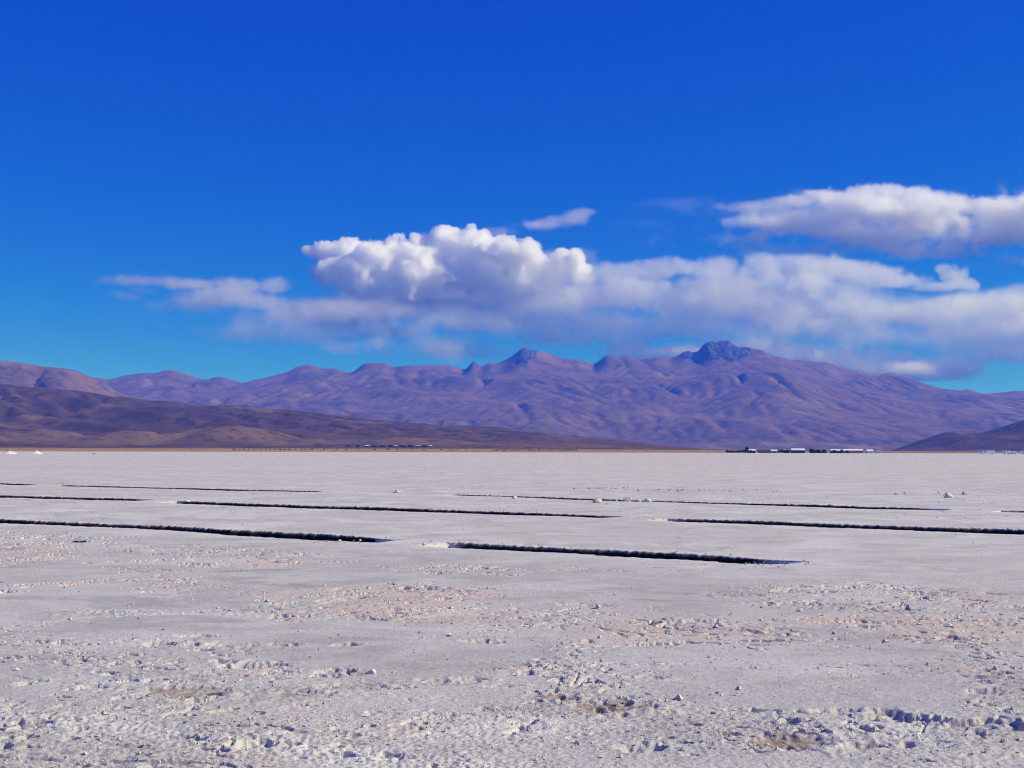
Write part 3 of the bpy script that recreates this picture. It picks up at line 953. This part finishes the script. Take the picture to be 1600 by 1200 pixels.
c = sm_.mix(sm_.math('MULTIPLY', sm_.math('MINIMUM', a[1], 1.0), sm_.ramp(fine, .2, .55)), c, (.27, .19, .14))
c = sm_.mix(sm_.ramp(a[1], 1.0, 1.6), c, sm_.mix(sm_.ramp(fine, .4, .6), (.016, .014, .015), (.032, .027, .027)))  # near-black trench walls: shade is put into the mud colour
hgt = sm_.math('ADD', sm_.math('MULTIPLY', sm_.noise(45, 5, .7), .6), sm_.math('MULTIPLY', grain, .35))
sm_.bump(hgt, .8, .014)
SALT = sm_.done(c, .9, .15)
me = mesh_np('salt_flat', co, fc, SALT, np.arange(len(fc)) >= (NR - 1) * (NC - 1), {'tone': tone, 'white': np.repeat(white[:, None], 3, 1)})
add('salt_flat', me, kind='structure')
# ------------------------------------------------------------------ loose things on the salt
def put_z(x, y):
    return float(salt_fields(np.array([x]), np.array([y]))[0][0])


ICO_V = None


def ico(sub):
    import bmesh
    bm = bmesh.new()
    bmesh.ops.create_icosphere(bm, subdivisions=sub, radius=1.0)
    bm.verts.ensure_lookup_table()
    v = np.array([x.co[:] for x in bm.verts]); f = np.array([[q.index for q in p.verts] for p in bm.faces])
    bm.free()
    return v, f


def lump_mesh(name, w, d, h, seed, mat, sub=3, flat=.25, cuts=9):
    """a broken chunk of salt: a ball planed by random cuts, then pitted"""
    r = np.random.default_rng(seed)
    v, f = ico(sub)
    for _ in range(cuts):
        n = r.standard_normal(3); n[2] = abs(n[2]) * .8; n /= np.linalg.norm(n)
        lim = r.uniform(.55, .85)
        over = np.maximum(v @ n - lim, 0)
        v = v - over[:, None] * n
    k = seed * 3.7
    v = v * (1 + .10 * perlin(v[:, 0] * 3 + k, v[:, 1] * 3 + v[:, 2] * 2, seed) + .06 * perlin(v[:, 0] * 7 + k, v[:, 2] * 7 + v[:, 1] * 5, seed + 1))[:, None]
    v = v - [0, 0, v[:, 2].min()]
    v[:, 2] = np.maximum(v[:, 2] - flat, -.04)
    v = v / [np.ptp(v[:, 0]), np.ptp(v[:, 1]), v[:, 2].max()] * [w, d, h]
    return mesh_np(name, v, f, mat, False)


def salt_block_material(name, a, b, c):
    t = NT(name)
    col = t.mix(t.ramp(t.noise(9, 5, .65), .38, .62), a, b)
    col = t.mix(t.math('MULTIPLY', t.ramp(t.noise(24, 4, .7), .55, .7), .7), col, c)
    t.bump(t.noise(60, 4, .7), .7, .02)
    return t.done(col, .85, .25)


m_white = salt_block_material('salt_white', (.66, .655, .65), (.76, .755, .75), (.45, .42, .40))
m_tan = salt_block_material('salt_tan', (.60, .50, .42), (.70, .63, .57), (.34, .26, .21))
# photo: px, base row, width, height, material, label
for i, (px, py, w, hgt, mt, lab) in enumerate([
        (934, 785.5, 15, 7.5, m_tan, 'flat-topped tan and white salt block left of the cluster behind the middle trench'),
        (804, 780.0, 8, 5.0, m_white, 'small white salt lump lying alone beside the third trench left of the other blocks'),
        (963, 783.5, 5, 3.0, m_white, 'tiny white salt lump between the two tan blocks'),
        (980, 783.5, 13, 9.0, m_tan, 'tallest tan salt block of the cluster by the third trench'),
        (996, 784.5, 12, 5.0, m_white, 'low white salt block between the tall tan block and its white neighbour'),
        (1012, 785.0, 13, 6.0, m_white, 'white salt block at the right end of the cluster by the third trench'),
        (1481, 777.5, 13, 9.0, m_white, 'white salt block standing alone on the open flat at far right'),
        (620, 769.0, 13, 2.6, m_white, 'low flat heap of salt lumps between two trench ends'),
        (1497, 777.5, 4, 1.4, m_tan, 'dark little chip just right of the lone white salt block'),
        (291, 784.3, 12, 3.4, m_white, 'white salt lumps heaped at the left end of the middle trench'),
        (1272, 1128, 14, 9, m_tan, 'pale broken crust slab tilted up at the rim of a brown hollow'),
        (580, 1053, 15, 8, m_white, 'bright angular salt chip right of two dark pits in the near crust')]):
    g = ground(px, py)
    sc_ = g[1] / FPX
    me = lump_mesh('salt_block', w * sc_, w * sc_ * .8, hgt * sc_, 500 + i * 7, mt)
    o = add('salt_block', me, label=lab, category='salt block', group='salt blocks left on the flat', loc=(g[0], g[1], put_z(g[0], g[1]) - .012))
    o.rotation_euler[2] = rng.uniform(-.4, .4)

# scrap of blue plastic near the first trench
g = ground(127, 848)
n = 9
gx, gy = np.meshgrid(np.linspace(-1, 1, 17), np.linspace(-1, 1, n))
zz = .035 * np.abs(perlin(gx * 2.1, gy * 2.3, 401)) + .02 * np.abs(perlin(gx * 5, gy * 4, 402)) + .012
xx = gx * .125 + .02 * perlin(gx * 2, gy * 2, 403); yy = gy * .13 + .03 * perlin(gx * 2, gy * 2, 404)
top = np.stack([xx, yy, zz], -1).reshape(-1, 3); bot = top - [0, 0, .006]
ff = grid_faces(n, 17)
bl = NT('blue_plastic'); bl = bl.done(bl.mix(bl.ramp(bl.noise(30, 3), .4, .6), (.13, .30, .50), (.30, .45, .58)), .35, .5)
add('plastic_scrap', mesh_np('plastic_scrap', np.concatenate([top, bot]), np.concatenate([ff, ff[:, ::-1] + len(top)]), bl, False),
    label='crumpled scrap of blue plastic lying on the salt near the left trench', category='litter', loc=(g[0], g[1], put_z(g[0], g[1])))

# big salt piles far away at the left
def pile(px, py, w, hgt, seed, lab, mat=None, steep=1.25):
    g = ground(px, py); sc_ = g[1] / FPX
    R_ = w * sc_ / 2; H_ = hgt * sc_
    a = np.linspace(0, 2 * math.pi, 41)[:-1]; rr = np.linspace(0, 1, 16)
    A_, Q = np.meshgrid(a, rr)
    lob = 1 + .12 * perlin(np.cos(A_) * 1.5 + seed, np.sin(A_) * 1.5, seed)
    x, y = np.cos(A_) * Q * R_ * lob, np.sin(A_) * Q * R_ * lob
    z = H_ * (1 - Q) ** 1.05 * (1 + .14 * perlin(x / R_ * 3, y / R_ * 3, seed + 1)) + .03 * H_ * perlin(x / R_ * 9, y / R_ * 9, seed + 2) * (1 - Q)
    z[-1] = -.1
    idx = np.arange(16 * 40).reshape(16, 40)
    f = np.stack([idx[:-1], np.roll(idx, -1, 1)[:-1], np.roll(idx, -1, 1)[1:], idx[1:]], -1).reshape(-1, 4)
    f = f[:, ::-1]
    return add('salt_pile', mesh_np('salt_pile', np.stack([x, y, z], -1).reshape(-1, 3), f, mat or m_white, True), label=lab, category='salt pile', group='far salt piles', loc=(g[0], g[1], 0))


pile(16, 709.3, 24, 5.0, 421, 'broad white salt pile at the far left edge of the flat')
pile(57, 709.3, 21, 5.4, 422, 'pointed white salt pile second from the left on the far flat')
pile(1181, 709.0, 9, 2.0, 424, 'low pale salt heap in front of the brown adobe house', m_tan)
m_dark = salt_block_material('dark_mud', (.09, .07, .06), (.14, .11, .10), (.5, .48, .46))
o = pile(147, 709.6, 7, 1.7, 423, 'small dark mud heap on the far flat right of the two white piles', m_dark)
o.name = 'mud_heap'; o['category'] = 'mud heap'; del o['group']


def nth(k):
    one = ['', 'first', 'second', 'third', 'fourth', 'fifth', 'sixth', 'seventh', 'eighth', 'ninth', 'tenth', 'eleventh', 'twelfth', 'thirteenth', 'fourteenth', 'fifteenth', 'sixteenth', 'seventeenth', 'eighteenth', 'nineteenth']
    if k < 20:
        return one[k]
    t, u = divmod(k, 10)
    return ('twentieth', 'thirtieth')[t - 2] if u == 0 else ('twenty-', 'thirty-')[t - 2] + one[u]


# ------------------------------------------------------------------ far settlements, trees, buses
class Parts:
    def __init__(self):
        self.v, self.f = [], []

    def box(self, x0, x1, y0, y1, z0, z1):
        k = len(self.v)
        self.v += [(x0, y0, z0), (x1, y0, z0), (x1, y1, z0), (x0, y1, z0), (x0, y0, z1), (x1, y0, z1), (x1, y1, z1), (x0, y1, z1)]
        self.f += [(k + 3, k + 2, k + 1, k), (k + 4, k + 5, k + 6, k + 7), (k, k + 1, k + 5, k + 4), (k + 1, k + 2, k + 6, k + 5), (k + 2, k + 3, k + 7, k + 6), (k + 3, k, k + 4, k + 7)]
        return self

    def gable(self, x0, x1, y0, y1, z0, z1, t=.15):
        ym = (y0 + y1) / 2
        k = len(self.v)
        for x in (x0, x1):
            self.v += [(x, y0, z0), (x, ym, z1), (x, y1, z0), (x, y1, z0 - t), (x, ym, z1 - t), (x, y0, z0 - t)]
        for i in range(6):
            j = (i + 1) % 6
            self.f.append((k + i, k + j, k + 6 + j, k + 6 + i))
        self.f += [(k + 0, k + 5, k + 4, k + 1), (k + 1, k + 4, k + 3, k + 2), (k + 6, k + 7, k + 10, k + 11), (k + 7, k + 8, k + 9, k + 10)]
        return self

    def mesh(self, name, mat):
        return mesh_np(name, np.array(self.v, float), np.array(self.f), mat, False)


def plain_mat(name, a, b, scale=1.0, rough=.85, spec=.3):
    t = NT(name)
    return t.done(t.mix(t.ramp(t.noise(scale, 4, .6), .35, .65), a, b), rough, spec)


m_wall = {'adobe': plain_mat('adobe', (.17, .10, .07), (.22, .135, .095)), 'dark': plain_mat('dark_wall', (.05, .04, .04), (.08, .06, .055)),
          'tan': plain_mat('tan_wall', (.30, .20, .15), (.36, .25, .19)), 'white': plain_mat('white_wall', (.62, .60, .58), (.72, .70, .68))}
m_roof = {'white': plain_mat('white_sheet_roof', (.74, .74, .75), (.8, .8, .81), rough=.5), 'brown': plain_mat('mud_roof', (.15, .095, .07), (.2, .13, .1))}
m_glass = plain_mat('dark_glass', (.015, .02, .03), (.025, .03, .04), rough=.15, spec=.6)
m_door = plain_mat('door_wood', (.06, .04, .03), (.09, .06, .045))


def house(x, y, z, L, D, H, wall, roof, gable, label, group, rz=0.0):
    o = add('house', None, label=label, category='house', group=group, loc=(x, y, z))
    o.rotation_euler[2] = rz
    hw = H * (.62 if gable else .86)
    add('wall', Parts().box(-L / 2, L / 2, -D / 2, D / 2, -.8, hw).mesh('wall', m_wall[wall]), o)
    if gable:
        add('roof', Parts().gable(-L / 2 - .3, L / 2 + .3, -D / 2 - .4, D / 2 + .4, hw + .16, H).mesh('roof', m_roof[roof]), o)
    else:
        add('roof', Parts().box(-L / 2 - .2, L / 2 + .2, -D / 2 - .2, D / 2 + .2, hw + .003, H).mesh('roof', m_roof[roof]), o)
    add('door', Parts().box(L * .08, L * .08 + 1.1, -D / 2 - .06, -D / 2 - .003, 0, min(2.1, hw * .85)).mesh('door', m_door), o)
    for k in range(max(1, int(L / 6))):
        xx = -L / 2 + (k + .5) * L / max(1, int(L / 6))
        if abs(xx - L * .08 - .5) < 1.3:
            continue
        add('window', Parts().box(xx - .6, xx + .6, -D / 2 - .05, -D / 2 - .003, hw * .4, hw * .72).mesh('window', m_glass), o)
    return o


bark = plain_mat('bark', (.05, .035, .025), (.08, .055, .04), 3)
leaf = plain_mat('dark_foliage', (.018, .028, .014), (.035, .05, .022), 1.2)
olive = plain_mat('dry_shrub', (.035, .032, .016), (.07, .055, .025), 1.2)


def crown_mesh(name, rx, rz, n, seed, mat, leafs=.34):
    """small leaf clumps strewn through an uneven crown"""
    r = np.random.default_rng(seed)
    d = r.standard_normal((n, 3)); d /= np.linalg.norm(d, axis=1)[:, None]
    p = d * (r.uniform(.25, 1, n) ** .5)[:, None] * [rx, rx, rz]
    p *= (1 + .28 * perlin(d[:, 0] * 2 + seed, d[:, 2] * 2, seed))[:, None]
    a = r.standard_normal((n, 3)); a /= np.linalg.norm(a, axis=1)[:, None]
    b = np.cross(a, r.standard_normal((n, 3))); b /= np.linalg.norm(b, axis=1)[:, None]
    s = (r.uniform(.6, 1.3, n) * leafs * rx)[:, None]
    v = np.stack([p + a * s, p + b * s, p - a * s, p - b * s], 1).reshape(-1, 3)
    return mesh_np(name, v, np.arange(n * 4).reshape(n, 4), mat, False)


def trunk_mesh(h, r0, seed):
    r = np.random.default_rng(seed)
    v, f = [], []

    def limb(p, q, a, b):
        k = len(v)
        p, q = np.array(p, float), np.array(q, float)
        for c, rad in ((p, a), (q, b)):
            for j in range(6):
                v.append(c + [math.cos(j * math.pi / 3) * rad, math.sin(j * math.pi / 3) * rad, 0])
        for j in range(6):
            f.append((k + j, k + (j + 1) % 6, k + 6 + (j + 1) % 6, k + 6 + j))
    limb((0, 0, -.3), (.1, 0, h * .55), r0, r0 * .7)
    for _ in range(4):
        a = r.uniform(0, 6.28)
        limb((.1, 0, h * .5), (math.cos(a) * h * .22, math.sin(a) * h * .22, h * r.uniform(.75, .95)), r0 * .5, r0 * .2)
    return mesh_np('trunk', np.array(v), np.array(f), bark, True)


TREE = [(crown_mesh('crown', 1.0, .9, 140, 610 + k, leaf), trunk_mesh(1.0, .06, 620 + k)) for k in range(4)]


def tree(x, y, z, w, h, k, label, group=None):
    o = add('tree', None, label=label, category='tree', group=group, loc=(x, y, z))
    t = add('trunk', TREE[k % 4][1], o); t.scale = (h, h, h)
    c = add('crown', TREE[k % 4][0], o); c.location = (0, 0, h * .58); c.scale = (w / 2, w / 2, h * .45)
    return o


# settlement by the shore at the right: everything stands on the salt's edge, about 2 km away
SY = 2000.0
SK = SY / FPX


def sx(px):
    return ray(px, 700)[0] * SY


shore_group = 'low houses of the settlement on the salt shore'
HS = [  # px from, to, height in photo pixels, wall, roof, gable, label
    (1166, 1178, 6.2, 'dark', 'white', True, 'dark-walled house with pale roof right beside the tall dark tree'),
    (1181, 1200, 4.6, 'adobe', 'brown', False, 'long flat-roofed brown adobe house behind the low salt heap'),
    (1203, 1213, 5.4, 'tan', 'white', True, 'small tan house with white roof right of the brown adobe house'),
    (1231, 1239, 5.6, 'dark', 'white', True, 'small white-roofed house just left of the big white-roofed hall'),
    (1241, 1262, 7.4, 'dark', 'white', True, 'large dark hall with bright white roof in the middle of the settlement'),
    (1266, 1281, 5.0, 'dark', 'brown', False, 'low dark flat house right of the large white-roofed hall'),
    (1284, 1298, 5.4, 'adobe', 'brown', True, 'dark brown gabled house between low dark house and white roof'),
    (1302, 1318, 6.4, 'dark', 'white', True, 'white-roofed house left of the longest white roof'),
    (1321, 1352, 6.8, 'tan', 'white', True, 'longest white-roofed hall with tan walls near the right end'),
    (1354, 1364, 6.0, 'white', 'white', True, 'white house with dark windows right of the longest hall'),
    (1365, 1371, 4.4, 'white', 'white', False, 'smallest white hut at the right end of the settlement')]
for i, (a, b, hp, wl_, rf, gb, lab) in enumerate(HS):
    x0, x1 = sx(a), sx(b)
    yy = SY + rng.uniform(-25, 35)
    house((x0 + x1) / 2, yy, -.1, x1 - x0, 9, hp * SK, wl_, rf, gb, lab, shore_group, rng.uniform(-.06, .06))
tree(sx(1163), SY - 20, 0, 6.0, 9.0, 0, 'tallest dark tree at the left end of the settlement on the salt shore')
row = [(1134 + 2.9 * k, rng.uniform(3.2, 4.6)) for k in range(10)] + [(1169, 4.6), (1215, 4.2), (1218, 5), (1222, 4.6), (1226, 5.2), (1229, 4.4), (1264, 6.4), (1274, 5.4), (1283, 5.6), (1300, 5.0), (1312, 4.6), (1320, 4.4)]
for k, (px, hp) in enumerate(row):
    left = px < 1165
    tree(sx(px), SY - rng.uniform(8, 22), 0, hp * SK * rng.uniform(1.1, 1.6), hp * SK, k + 1,
         f'{nth(k + 1)} small dark tree from the left in the row left of the tallest tree' if left else f'{nth(k - 9)} small dark tree, counted from the left, among the houses of the shore settlement',
         'tree row at the left end of the settlement' if left else 'trees among the shore houses')


def foot_z(x, y):
    xs_, ys_, Z_ = FOOT
    i = min(max(np.searchsorted(ys_, y) - 1, 0), len(ys_) - 2); j = min(max(np.searchsorted(xs_, x) - 1, 0), len(xs_) - 2)
    fy = (y - ys_[i]) / (ys_[i + 1] - ys_[i]); fx = (x - xs_[j]) / (xs_[j + 1] - xs_[j])
    return Z_[i, j] * (1 - fx) * (1 - fy) + Z_[i, j + 1] * fx * (1 - fy) + Z_[i + 1, j] * (1 - fx) * fy + Z_[i + 1, j + 1] * fx * fy


def on_plain(px, py):
    """first point of the plain met by the ray through a place of the photograph"""
    d = ray(px, py)
    for y in np.arange(2450, 4400, 10.0):
        x = d[0] * y
        z = foot_z(x, y)
        if z >= CAM_H + d[2] * y - .02:
            return x, y, z
    return d[0] * 3000, 3000, foot_z(d[0] * 3000, 3000)


# hamlet on the plain under the foothills
k0 = 0
for i, (a, b, wl_, rf) in enumerate([(541, 548, 'dark', 'brown'), (556, 562, 'dark', 'brown'), (571, 577, 'dark', 'white'), (581, 590, 'dark', 'brown'), (593, 602, 'dark', 'brown'), (606, 614, 'dark', 'brown'),
                                     (616, 621, 'dark', 'white'), (624, 634, 'dark', 'brown'), (637, 646, 'dark', 'brown'), (651, 656, 'dark', 'white'), (659, 667, 'dark', 'brown'), (671, 675, 'tan', 'white')]):
    x, y, z = on_plain((a + b) / 2, 698.3)
    kk = y / FPX
    order = ('first', 'second', 'third', 'fourth', 'fifth', 'sixth', 'seventh', 'eighth', 'ninth', 'tenth', 'eleventh', 'last')[i]
    house(x, y, z, (b - a) * kk, 7, (2.0 + .35 * (i % 3)) * kk, wl_, rf, rf == 'white', f"{'white-roofed' if rf == 'white' else 'dark'} low house, {order} from the left in the distant hamlet under the foothills", 'houses of the distant hamlet')

# shrubs along the shore
SH = [crown_mesh('shrub', 1.0, .8, 60, 640 + k, olive, .42) for k in range(3)]
for k in range(62):
    if k < 34:
        px = 771 + 3.9 * k + rng.uniform(-1, 1); lab = f'{nth(k + 1)} dark low shrub from the left in the long row on the middle shore'; grp = 'shrub row in the middle of the shore'
    elif k < 50:
        px = 366 + 8 * (k - 34) + rng.uniform(-2, 2); lab = f'{nth(k - 33)} dark shrub from the left on the shore left of the distant hamlet'; grp = 'shrubs on the shore left of the hamlet'
    else:
        px = 505 + 20 * (k - 50) + rng.uniform(-6, 6); lab = f'{nth(k - 49)} dark shrub from the left in the yellow grass below the distant hamlet'; grp = 'shrubs in the yellow grass below the hamlet'
    x, y, z = on_plain(px, 704.0 + .0021 * (px - 800) + rng.uniform(-.6, .2))
    o = add('shrub', SH[k % 3], label=lab, category='shrub', group=grp, loc=(x, y, z + .7))
    s_ = rng.uniform(1.2, 2.0); o.scale = (s_ * 1.2, s_ * 1.2, s_)

# tussock grass of the yellow strip: nobody could count it
r_ = np.random.default_rng(77)
N_ = 9000
gx = r_.uniform(-1500, 1000, N_); gy = 2440 + r_.uniform(0, 1, N_) ** 1.5 * 520
gz = np.array([foot_z(a, b) for a, b in zip(gx, gy)])
keep = gz > -.2
gx, gy, gz = gx[keep], gy[keep], gz[keep]
n_ = len(gx)
hh = r_.uniform(.5, 1.3, n_); ww = r_.uniform(.5, 1.3, n_)
ang = np.array([0, 2.09, 4.19])
base = np.stack([gx[:, None] + np.cos(ang) * ww[:, None], gy[:, None] + np.sin(ang) * ww[:, None], np.repeat(gz[:, None] - .1, 3, 1)], -1)
tip = np.stack([gx, gy, gz + hh], -1)[:, None]
v = np.concatenate([base, tip], 1).reshape(-1, 3)
k4 = np.arange(n_)[:, None] * 4
f = np.concatenate([k4 + [0, 1, 3], k4 + [1, 2, 3], k4 + [2, 0, 3]])
gmat = plain_mat('dry_grass', (.36, .24, .09), (.20, .13, .06), .02)
add('grass', mesh_np('grass', v, f, gmat, False), kind='stuff', label='yellow tussock grass along the shore of the salt flat', category='grass')


def bus(px0, px1, py, hp, label, cab):
    """white coach or van seen from the side"""
    y = 1250.0
    k = y / FPX
    x0, x1 = ray(px0, 700)[0] * y, ray(px1, 700)[0] * y
    L, H, W = x1 - x0, hp * k, 2.5
    o = add('bus', None, label=label, category='bus', group='white buses parked on the far salt', loc=((x0 + x1) / 2, y, .0))
    # body: rounded outline extruded across
    r = min(.9, H * .3)
    prof = []
    for cx, cz, a0 in ((L / 2 - r, H - r, 0), (-L / 2 + r, H - r, 90), (-L / 2 + r * .6, .35 + r * .6, 180), (L / 2 - r * .6, .35 + r * .6, 270)):
        rr = r if a0 < 180 else r * .6
        for j in range(6):
            a = math.radians(a0 + j * 18)
            prof.append((cx + math.cos(a) * rr, cz + math.sin(a) * rr))
    n = len(prof)
    v = [(p[0], -W / 2, p[1]) for p in prof] + [(p[0], W / 2, p[1]) for p in prof]
    q = [(i, i + n, (i + 1) % n + n, (i + 1) % n) for i in range(n)]
    me = bpy.data.meshes.new('body')
    me.from_pydata(v, [], q + [tuple(range(n)), tuple(range(2 * n - 1, n - 1, -1))])
    me.materials.append(m_bus)
    add('body', me, o)
    zl, zh = H * .56, H * .82
    for (a, b) in cab:
        add('window', Parts().box(-L / 2 + a * L, -L / 2 + b * L, -W / 2 - .04, -W / 2 - .003, zl, zh).mesh('window', m_glass), o)
    for t in (.18, .80):
        ang = np.linspace(0, 2 * math.pi, 17)[:-1]
        wv = [(-L / 2 + t * L + math.cos(a) * .48, s * (W / 2 + .02), .46 + math.sin(a) * .48) for s in (-1, 1) for a in ang]
        wf = [(i, (i + 1) % 16, 16 + (i + 1) % 16, 16 + i) for i in range(16)]
        wm = bpy.data.meshes.new('wheel'); wm.from_pydata(wv, [], wf + [tuple(range(16)), tuple(range(31, 15, -1))]); wm.materials.append(m_tyre)
        add('wheel', wm, o)


m_bus = plain_mat('white_paint', (.78, .78, .79), (.82, .82, .83), rough=.35, spec=.5)
m_tyre = plain_mat('tyre', (.02, .02, .02), (.03, .03, .03))
bus(1530, 1554, 708, 5.6, 'long white bus with dark windows at its left end, leftmost of the parked vehicles', [(.03, .17), (.27, .34), (.36, .43)])
bus(1567, 1578.5, 708, 5.6, 'short white van second from the left among the parked vehicles', [(.1, .3), (.5, .6)])
bus(1579.5, 1587.5, 708, 5.2, 'smallest white van close behind the short one', [(.1, .32), (.55, .75)])
bus(1594, 1616, 708, 5.4, 'white bus cut off by the right edge of the picture', [(.06, .2), (.3, .36), (.5, .56), (.7, .76)])

# ------------------------------------------------------------------ crumbs of crust
r_ = np.random.default_rng(99)
N_ = 90000
t_ = np.tan(r_.uniform(math.radians(-26), math.radians(26), N_))
yy = 1 / r_.uniform(1 / 17.0, 1 / 5.6, N_)
xx = yy * t_
hz_, tn, wt = salt_fields(xx, yy)
big = fbm((xx + .7 * perlin(xx / 1.9, yy / 1.9, 200)) / 3.4, (yy + .7 * perlin(xx / 1.9, yy / 1.9, 201)) / 2.4, 210, 4)
pk = sstep(-.25, .3, big) * .9 + .12
clu = sstep(-.1, .5, fbm(xx / .5, yy / .35, 380, 3))
keep = (r_.uniform(0, 1, N_) < pk * (.15 + .85 * clu)) & (xx * VX + yy * VY < 16.9)
xx, yy, hz_ = xx[keep][:12000], yy[keep][:12000], hz_[keep][:12000]
n_ = len(xx)
sz = np.exp(r_.normal(math.log(.006), .5, n_)) * np.clip(yy / 9, .8, 1.8)
# lumps along the far rims of the trenches and strewn beyond the third
ex, ey, es = [], [], []
for T_ in RIMS:
    for (ua, ub, ra, rb) in T_['useg']:
        ua_, ub_ = max(ua, -80), min(ub, 0)
        m_ = int((ub_ - ua_) * 16)
        if m_ <= 0:
            continue
        u = r_.uniform(ua_, ub_, m_); vv = np.interp(u, T_['far_u'], T_['far_v']) + np.abs(r_.normal(0, .16, m_)) + .03
        ex.append(u * UX + vv * VX); ey.append(u * UY + vv * VY); es.append(np.exp(r_.normal(math.log(.011), .5, m_)))
for (px, py, sp, m_) in [(930, 764, 14, 40), (965, 763, 16, 30), (1000, 766, 14, 20), (1040, 766, 22, 40), (1090, 766, 24, 30), (1140, 767, 22, 24), (1210, 767, 12, 10), (620, 768, 10, 16), (545, 739, 6, 5), (690, 739, 7, 6), (400, 740, 8, 8),
                         (520, 848, 26, 40), (330, 862, 40, 30), (1180, 882, 40, 60), (100, 862, 60, 50), (690, 849, 26, 60), (1010, 810, 30, 50), (1560, 797, 20, 24), (85, 757, 14, 12), (265, 783, 20, 20), (1410, 772, 60, 12)]:
    p = np.array([ground(px + r_.normal(0, sp), py + r_.normal(0, .9 if py < 800 else 2.0)) for _ in range(m_)])
    ex.append(p[:, 0]); ey.append(p[:, 1]); es.append(np.exp(r_.normal(math.log(.011 if py > 780 else .03), .55, m_)))
m_ = 9000
v9 = r_.uniform(17.2, 62, m_) ; t9 = np.tan(r_.uniform(math.radians(-24), math.radians(24), m_)); y9 = v9 / (t9 * VX + VY); x9 = y9 * t9
k9 = (fbm(x9 / 2.6, y9 / 2.0, 391, 4) > .06) & np.all([np.abs(v9 - np.interp(x9 * UX + y9 * UY, T_['far_u'], T_['far_v']) + .6) > 1.0 for T_ in RIMS], axis=0)
ex.append(x9[k9]); ey.append(y9[k9]); es.append(np.exp(r_.normal(math.log(.0065), .5, k9.sum())) * np.clip(y9[k9] / 25, .8, 2))
ex, ey, es = map(np.concatenate, (ex, ey, es))
eh = salt_fields(ex, ey)[0]
xx = np.concatenate([xx, ex]); yy = np.concatenate([yy, ey]); hz_ = np.concatenate([hz_, eh]); sz = np.concatenate([sz, es])
n_ = len(xx)
octa = np.array([(1, 0, 0), (0, 1, 0), (-1, 0, 0), (0, -1, 0), (0, 0, 1), (0, 0, -1.0)])
of = np.array([(0, 1, 4), (1, 2, 4), (2, 3, 4), (3, 0, 4), (1, 0, 5), (2, 1, 5), (3, 2, 5), (0, 3, 5)])
v = octa[None] * r_.uniform(.5, 1.35, (n_, 6, 1)) + r_.normal(0, .22, (n_, 6, 3))
a = r_.uniform(0, 6.28, n_)
v = np.stack([v[..., 0] * np.cos(a)[:, None] - v[..., 1] * np.sin(a)[:, None], v[..., 0] * np.sin(a)[:, None] + v[..., 1] * np.cos(a)[:, None], v[..., 2] * .7], -1)
v = v * sz[:, None, None] + np.stack([xx, yy, hz_ + sz * .25], -1)[:, None]
f = (np.arange(n_)[:, None, None] * 6 + of[None]).reshape(-1, 3)
add('salt_rubble', mesh_np('salt_rubble', v.reshape(-1, 3), f, SALT, False, {'tone': np.repeat(np.clip(r_.normal(.2, .3, (n_, 1)), 0, 1) * [1.0, 0, 0], 6, 0), 'white': np.full((n_ * 6, 3), .6)}), kind='stuff',
    label='loose crumbs and chips of salt crust strewn over the flat', category='rubble')
# ------------------------------------------------------------------ air
hz = bpy.data.materials.new('air'); hz.use_nodes = True
hn, hl = hz.node_tree.nodes, hz.node_tree.links
hn.clear()
pv = hn.new('ShaderNodeVolumePrincipled')
pv.inputs['Color'].default_value = (0.03, 0.15, 1.0, 1)
pv.inputs['Absorption Color'].default_value = (1, 1, 1, 1)
pv.inputs['Density'].default_value = 5.3e-5
pv.inputs['Anisotropy'].default_value = 0.0
ho = hn.new('ShaderNodeOutputMaterial')
hl.new(pv.outputs[0], ho.inputs['Volume'])
a, b, z0, z1 = 25500.0, 25500.0, -3.0, 1750.0
co = [(-a, -b, z0), (a, -b, z0), (a, b, z0), (-a, b, z0), (-a, -b, z1), (a, -b, z1), (a, b, z1), (-a, b, z1)]
fc = [(3, 2, 1, 0), (4, 5, 6, 7), (0, 1, 5, 4), (1, 2, 6, 5), (2, 3, 7, 6), (3, 0, 4, 7)]
add('haze', mesh_np('haze', np.array(co), np.array(fc), hz, False), kind='stuff')
